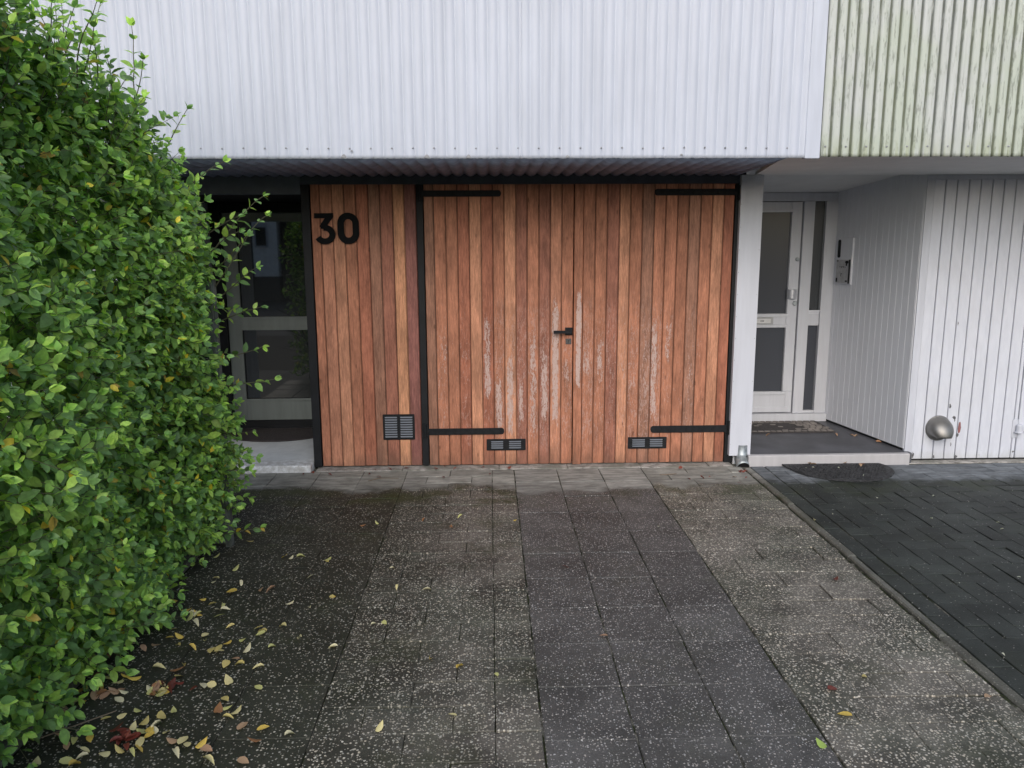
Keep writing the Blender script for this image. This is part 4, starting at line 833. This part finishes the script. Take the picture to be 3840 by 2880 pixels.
while y < 6.28:
    x = 1.865+(.03 if row % 2 else 0)
    while x < 2.70:
        wv = random.uniform(.045, .062)
        edge = (row < 1 or row > 7 or x > 2.5 or random.random() < .15)
        if edge: pm.prism([(px_, py_) for px_, py_ in rrect(x+.003, x+wv-.003, y+.003, y+.034, .010, 3)], 'z', .0845, .0875)
        x += wv
    y += .038; row += 1
merge(dm2, pm, cob)
m = MB(); pts = [(-2.17, 6.36), (-1.30, 6.36)]+[(-1.735+.455*math.cos(R(a_)), 6.30+.375*math.sin(R(a_))) for a_ in range(0, -181, -12)]
m.prism([(p[0], p[1]) for p in pts][::-1], 'z', .051, .062); dm3 = m.build('doormat', M['brown_mat'], bevel=.002)
tag(dm3, 'dark brown half round mat in the dark left porch', 'doormat')
# ================================================================ HEDGE
def leaf_template(fold=.16, curl=.12):
    t_ = [0, .10, .35, .65, .88, 1.]; w = [0, .16, .29, .26, .115, 0]
    V = [(0, 0, 0)]; mid = [0]
    vs = []
    for i, (a, b) in enumerate(zip(t_, w)): vs.append((0, a, -curl*a*a))
    for sgn in (-1, 1):
        for a, b in zip(t_[1:-1], w[1:-1]): vs.append((sgn*b, a-.02, -curl*a*a+fold*b))
    fs = []
    for s in (0, 1):
        o = 6+4*s
        fs.append((0, 1, o) if s else (0, o, 1))
        for i in range(3):
            q = (1+i, 2+i, o+i+1, o+i) if s else (1+i, o+i, o+i+1, 2+i)
            fs.append(q)
        fs.append((4, 5, o+3) if s else (4, o+3, 5))
    return np.array(vs, dtype=np.float32), fs
def leaves_mesh(name, pos, dirs, ups, size, cols, mat, parent=None, fold=.25, curl=.15, wid=1.):
    V, F = leaf_template(fold, curl); N_ = len(pos); nv = len(V)
    V = V*np.array([wid, 1, 1], dtype=np.float32)
    d = dirs/np.linalg.norm(dirs, axis=1, keepdims=True)
    x = np.cross(d, ups); x /= np.linalg.norm(x, axis=1, keepdims=True)+1e-9
    z = np.cross(x, d)
    B = np.stack([x, d, z], axis=1)                      # N,3(axis),3
    P = np.einsum('vk,nkj->nvj', V, B)*size[:, None, None]+pos[:, None, :]
    P = P.reshape(-1, 3)
    loops = []; starts = []; tot = []; c = 0
    base = [];
    for f in F: starts.append(c); tot.append(len(f)); base += list(f); c += len(f)
    base = np.array(base); L_ = len(base)
    allv = (base[None, :]+(np.arange(N_)*nv)[:, None]).ravel()
    st = (np.array(starts)[None, :]+(np.arange(N_)*L_)[:, None]).ravel(); tt = np.tile(tot, N_)
    me = bpy.data.meshes.new(name); me.vertices.add(len(P)); me.vertices.foreach_set('co', P.astype(np.float32).ravel())
    me.loops.add(len(allv)); me.loops.foreach_set('vertex_index', allv.astype(np.int32))
    me.polygons.add(len(st)); me.polygons.foreach_set('loop_start', st.astype(np.int32)); me.polygons.foreach_set('loop_total', tt.astype(np.int32))
    me.update(calc_edges=True); me.validate()
    A = me.attributes.new('leafcol', 'FLOAT_COLOR', 'POINT'); cc = np.repeat(np.concatenate([cols, np.ones((N_, 1))], axis=1), nv, axis=0)
    A.data.foreach_set('color', cc.astype(np.float32).ravel())
    me.materials.append(mat); me.shade_smooth()
    o = bpy.data.objects.new(name, me); col.objects.link(o)
    if parent: place_child(o, parent)
    return o

HG = empty('hedge', (-1.8, 2.8, 0)); tag(HG, 'tall leafy green hedge with a few yellow leaves filling the left side of the driveway', 'hedge')
def ztop(y): return float(np.interp(y, [.5, 2.2, 2.7, 3.1, 3.5, 3.8, 3.98, 4.1], [2.30, 2.26, 2.22, 2.10, 2.00, 1.78, 1.55, 1.25]))
def lump(y, z): return .055*math.sin(y*5.1+z*2.3)+.045*math.sin(y*2.3-z*4.7+1)+.03*math.sin(y*9+z*8)
def xface(y, z):
    return -1.375+lump(y, z)+float(np.interp(z, [0, .3, .9, 1.5, 2.1, 2.6], [-.07, -.02, .06, .02, -.05, -.14]))-float(np.interp(y, [3.6, 3.95, 4.12], [0, .03, .16]))+float(np.interp(y, [2.0, 2.5, 2.9], [.10, .06, 0]))*float(np.interp(z, [0, .5, 1.0], [1, .6, 0]))
pos, dr, up, sz, cl = [], [], [], [], []
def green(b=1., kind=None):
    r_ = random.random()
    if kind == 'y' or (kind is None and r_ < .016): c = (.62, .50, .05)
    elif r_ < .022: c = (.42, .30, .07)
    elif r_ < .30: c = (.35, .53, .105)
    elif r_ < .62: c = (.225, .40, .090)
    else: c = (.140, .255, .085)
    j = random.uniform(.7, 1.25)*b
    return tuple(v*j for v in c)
def rv(s=1.): return Vector((random.gauss(0, 1), random.gauss(0, 1), random.gauss(0, 1)))*s
stems = MB()
def shoot(p, d, length, n, size, bright=1., stem_r=.0016, droop=.05, kind=None, face=None, stem=True):
    d = d.normalized(); pts = [p.copy()]; q = p.copy(); seg = length/n; side = d.cross(Vector((0, 0, 1)))
    if side.length < .2: side = Vector((1, 0, 0))
    side.normalize(); tw = random.random()*6.28
    for k in range(n):
        d = (d+rv(.07)+Vector((0, 0, -droop*.4))).normalized(); q = q+d*seg; pts.append(q.copy())
        f = (k+1)/n
        for s in (-1, 1):
            if random.random() < .10: continue
            a = tw+k*1.35
            sd2 = (side*math.cos(a)+side.cross(d)*math.sin(a))*s
            ld = (sd2*1.0+d*(.55+.35*f)+rv(.22)+Vector((0, 0, -.12))).normalized()
            if face is not None: u_ = (face*1.1+Vector((0, 0, .75))+rv(.38)).normalized()
            else: u_ = (Vector((0, 0, 1))+rv(.35)).normalized()
            s_ = size*random.uniform(.65, 1.15)*(1-.35*max(0, f-.6)/.4)
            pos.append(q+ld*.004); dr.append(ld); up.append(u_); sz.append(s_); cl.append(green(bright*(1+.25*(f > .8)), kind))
    # terminal leaves
    for s in range(2):
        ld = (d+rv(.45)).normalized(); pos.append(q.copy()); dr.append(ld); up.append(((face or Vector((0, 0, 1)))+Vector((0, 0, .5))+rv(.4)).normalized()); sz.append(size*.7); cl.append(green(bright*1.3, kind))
    if stem: stems.tube(pts, [stem_r*(1.3-.9*i/len(pts)) for i in range(len(pts))], 4, caps=False)
# right face
NF = 4000
for i in range(NF):
    y = random.uniform(1.15, 4.08); z = random.uniform(.02, 1)*ztop(y)
    dep = abs(random.gauss(0, .11)); x = xface(y, z)-.10-dep
    f = Vector((1, -.25, .1)); d = Vector((1.0, random.gauss(-.1, .45), random.gauss(.28, .45)))
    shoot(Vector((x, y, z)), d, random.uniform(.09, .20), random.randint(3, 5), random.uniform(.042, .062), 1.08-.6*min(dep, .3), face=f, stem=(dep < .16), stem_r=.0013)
# far end
for i in range(430):
    x = random.uniform(-2.25, -1.42); z = random.uniform(.02, 1.75); y = 4.0-.10*abs(random.gauss(0, 1))-.06*(z > 1.4)
    if z < .45: y -= .16
    if -1.75 < x and z < .12: pass
    shoot(Vector((x, y, z)), Vector((random.gauss(.1, .5), 1, random.gauss(.25, .4))), random.uniform(.08, .16), 4, .05, face=Vector((.5, .3, .2)), stem=False)
# top
for i in range(1300):
    y = random.uniform(1.1, 4.02); x = xface(y, ztop(y))-random.random()**1.3*.85; z = ztop(y)-.10-.09*abs(random.gauss(0, 1))
    shoot(Vector((x, y, z)), Vector((random.gauss(.2, .35), random.gauss(0, .35), 1)), random.uniform(.10, .22), 5, .047, face=Vector((.6, -.5, .4)), stem=random.random() < .5, stem_r=.0014)
# longer shoots standing clear of the outline
def arrow(px, py, pz, dx, dy, dz, ln, n, s=.052): shoot(Vector((px, py, pz)), Vector((dx, dy, dz)), ln, n, s, 1.05, .0026, .03, face=Vector((.4, -.6, .5)))
for i in range(80):
    y = random.uniform(1.9, 4.0); arrow(xface(y, ztop(y))-random.uniform(0, .35), y, ztop(y)-.05, random.gauss(.12, .22), random.gauss(0, .2), 1, random.uniform(.18, .42), random.randint(8, 13))
for a_ in ((-1.42, 4.0, 1.50, .62, .1, 1, .42, 9), (-1.40, 4.0, 1.42, .85, .1, 1, .40, 8), (-1.38, 4.0, 1.30, 1.1, 0, .75, .26, 6), (-1.42, 4.02, 1.62, .9, 0, .6, .18, 4), (-1.38, 3.98, 1.18, 1.2, 0, .45, .24, 5),
           (-1.34, 3.9, 1.0, 1, 0, .25, .20, 4), (-1.34, 3.9, .86, 1.3, -.1, .15, .25, 5), (-1.38, 3.9, 1.52, 1, 0, .8, .2, 5), (-1.40, 3.8, .10, 1, -.1, .15, .22, 5), (-1.40, 3.75, .46, 1.2, 0, .12, .2, 4), (-1.36, 3.9, 1.36, 1., 0, 1.2, .3, 6), (-1.5, 3.7, 1.95, .6, 0, 1, .26, 6), (-1.46, 3.8, 1.80, .9, 0, .9, .26, 6)):
    arrow(*a_)
# low sprigs sprawling over the paving near the viewer
for (x, y, z) in ((-1.36, 2.24, .10), (-1.40, 2.32, .13), (-1.38, 2.62, .09), (-1.44, 2.50, .14), (-1.40, 3.0, .08), (-1.42, 3.25, .10)):
    shoot(Vector((x-.10, y, z)), Vector((1, random.gauss(0, .2), -.25)), .16, 3, .066, 1.1, .0022, face=Vector((.4, -.5, .8)))
for i in range(150):   # skirt down to the soil
    y = random.uniform(1.2, 3.8); shoot(Vector((-1.64+random.gauss(0, .05), y, random.uniform(.05, .28))), Vector((1, random.gauss(0, .5), random.gauss(-.15, .2))), .12, 3, .055, .9, face=Vector((1, -.4, .5)), stem=False)
ncl = len(pos)
# inner foliage
for i in range(9000):
    y = random.uniform(1.0, 3.95); z = random.uniform(.05, .96)*ztop(y); x = xface(y, z)-.12-random.random()*.80
    pos.append(Vector((x, y, z))); dr.append(rv().normalized()); up.append((Vector((.6, -.3, .7))+rv(.6)).normalized()); sz.append(random.uniform(.055, .080)); cl.append(green(1.0))
arr = lambda q: np.array([tuple(v) for v in q], dtype=np.float32)
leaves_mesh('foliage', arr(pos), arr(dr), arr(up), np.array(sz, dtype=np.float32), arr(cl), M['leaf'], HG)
print('leaves', len(pos))
stems.build('twigs', M['twig'], HG)
br = MB()
for i in range(26):
    y = 1.15+i*.11+random.uniform(-.04, .04); x = -2.02+random.gauss(0, .08); p = Vector((x, y, -.02)); pts = [p]; d = Vector((random.gauss(0, .12), random.gauss(0, .12), 1))
    hgt = ztop(y)-.55; n = 9; rad = [.016*(1-.8*k/n) for k in range(n+1)]
    for k in range(n): p = p+d.normalized()*hgt/n; pts.append(p.copy()); d = d+rv(.10)
    br.tube(pts, rad, 6)
    for k in range(2, n):
        for s in range(2):
            e = Vector((-abs(random.gauss(.2, .4))-.2, random.gauss(0, .6), random.uniform(.1, .8))).normalized(); q = [pts[k]+e*t_*random.uniform(.8, 1.1) for t_ in (0, .12, .25, .38)]
            br.tube(q, [.005, .004, .0028, .0015], 4, caps=False)
br.build('branches', M['twig'], HG)

# ================================================================ FALLEN LEAVES
COL = dict(y=[(.58, .48, .18), (.64, .57, .29), (.62, .45, .10), (.50, .50, .20), (.66, .61, .40)], b=[(.30, .15, .07), (.36, .24, .15), (.40, .25, .16)], r=[(.16, .035, .025), (.11, .03, .02), (.22, .06, .04)],
           w=[(.62, .62, .50), (.5, .52, .42)], g=[(.30, .42, .10)])
WORD = dict(y='yellow', b='brown', r='dark red', w='pale', g='green')
PLACE = dict(field='on speckled paving left of slabs', slab='on the square middle slabs', kerb='on kerb beside black bricks', right='on speckled paving right of slabs', brick='on the black brick paving',
             wall='along the timber garage foot', pipe='under the downpipe mouth', mat='on the black half round mat', porch='on the grey porch floor')
# four shapes of leaf, curled differently, shared by the copies
def one_leaf(name, fold, curl, wid, c):
    o = leaves_mesh(name, np.array([[0, -.5, 0.]], dtype=np.float32), np.array([[0, 1, 0.]], dtype=np.float32), np.array([[0, 0, 1.]], dtype=np.float32), np.array([1.], dtype=np.float32), np.array([c], dtype=np.float32), M['dead'], None, fold, curl, wid)
    me = o.data; bpy.data.objects.remove(o); return me
MES = {}
for k, cs in COL.items():
    MES[k] = [one_leaf('fallen_leaf', f_, c_, w_, c) for c in cs for f_, c_, w_ in ((.25, .10, 1.), (-.45, -.25, .95), (.8, .3, .7))]
SHADE = dict(y=['straw yellow', 'cream yellow', 'golden yellow', 'olive yellow', 'whitish yellow'], b=['rust brown', 'tan', 'light orange brown'], r=['dark red', 'blackish red', 'brownish red'], w=['pale', 'greyish pale'], g=['fresh green'])
def near(x, y, place):
    if place != 'hedge': return PLACE[place]
    if y < 2.33: return 'by the red clump at bottom' if -1.30 < x < -1.05 else ('at bottom edge close to hedge' if x < -1.18 else 'at bottom edge away from hedge')
    if y < 2.62: return 'by the near bed edging' if x < -1.30 else ('beside the heap of mixed leaves' if x < -1.02 else 'on open paving right of heap')
    if y < 3.0: return 'against the hedge skirt' if x < -1.22 else ('on dark paving before mid hedge' if x < -.85 else 'on dark paving near speckled bricks')
    return 'on dark paving beyond mid hedge' if x < -1.1 else 'on far dark paving before porch'
SEEN = {}
for i, (x, y, z, c, place, s) in enumerate(LEAVES):
    if c not in COL: c = 'y'
    x += random.uniform(-.004, .004)
    ci = random.randrange(len(COL[c])); si = random.randrange(3)
    o = bpy.data.objects.new('fallen_leaf', MES[c][ci*3+si]); col.objects.link(o)
    q_ = random.uniform(.75, 1.25); k = .044*s*q_*(.8 if c == 'w' else 1.)
    zz = {'mat': .018, 'porch': .079}.get(place, .0045 if place != 'wall' else .012) + (.006 if c == 'r' and place == 'hedge' else 0)
    o.location = (x, y, zz+random.uniform(0, .005)+k*.10); o.rotation_euler = (random.gauss(0, .22), random.gauss(0, .28), random.uniform(0, 6.28)); o.scale = (k, k, k)
    size = 'small' if q_ < .92 else ('medium' if q_ < 1.08 else 'large')
    shp = ('flat', 'overturned', 'folded')[si]
    tag(o, '%s %s %s fallen leaf %s' % (size, shp, SHADE[c][ci], near(x, y, place)), 'leaf', '%s leaves %s' % (SHADE[c][ci], near(x, y, place)))
# twigs
TW = [([(-.83, 5.02, .004), (-.76, 5.06, .010), (-.70, 5.075, .006), (-.63, 5.07, .004)], 'thin curved twig on the dry paving below the large vent'),
      ([(1.15, 5.07, .006), (1.20, 5.06, .010), (1.27, 5.09, .006)], 'short twig on the paving near the right door hinge'),
      ([(-1.46, 2.27, .010), (-1.36, 2.34, .014), (-1.28, 2.42, .008)], 'dark twig sticking out from under the hedge by the viewer'),
      ([(1.62, 4.93, .03), (1.625, 4.98, .012), (1.66, 5.0, .006)], 'tiny bent twig in front of the downpipe')]
for pts, lab in TW:
    m = MB(); m.tube(pts, [.0022, .0026, .002, .0012][:len(pts)], 6); o = m.build('twig', simple('dry twig', (.17, .13, .09), .8)); tag(o, lab, 'twig')
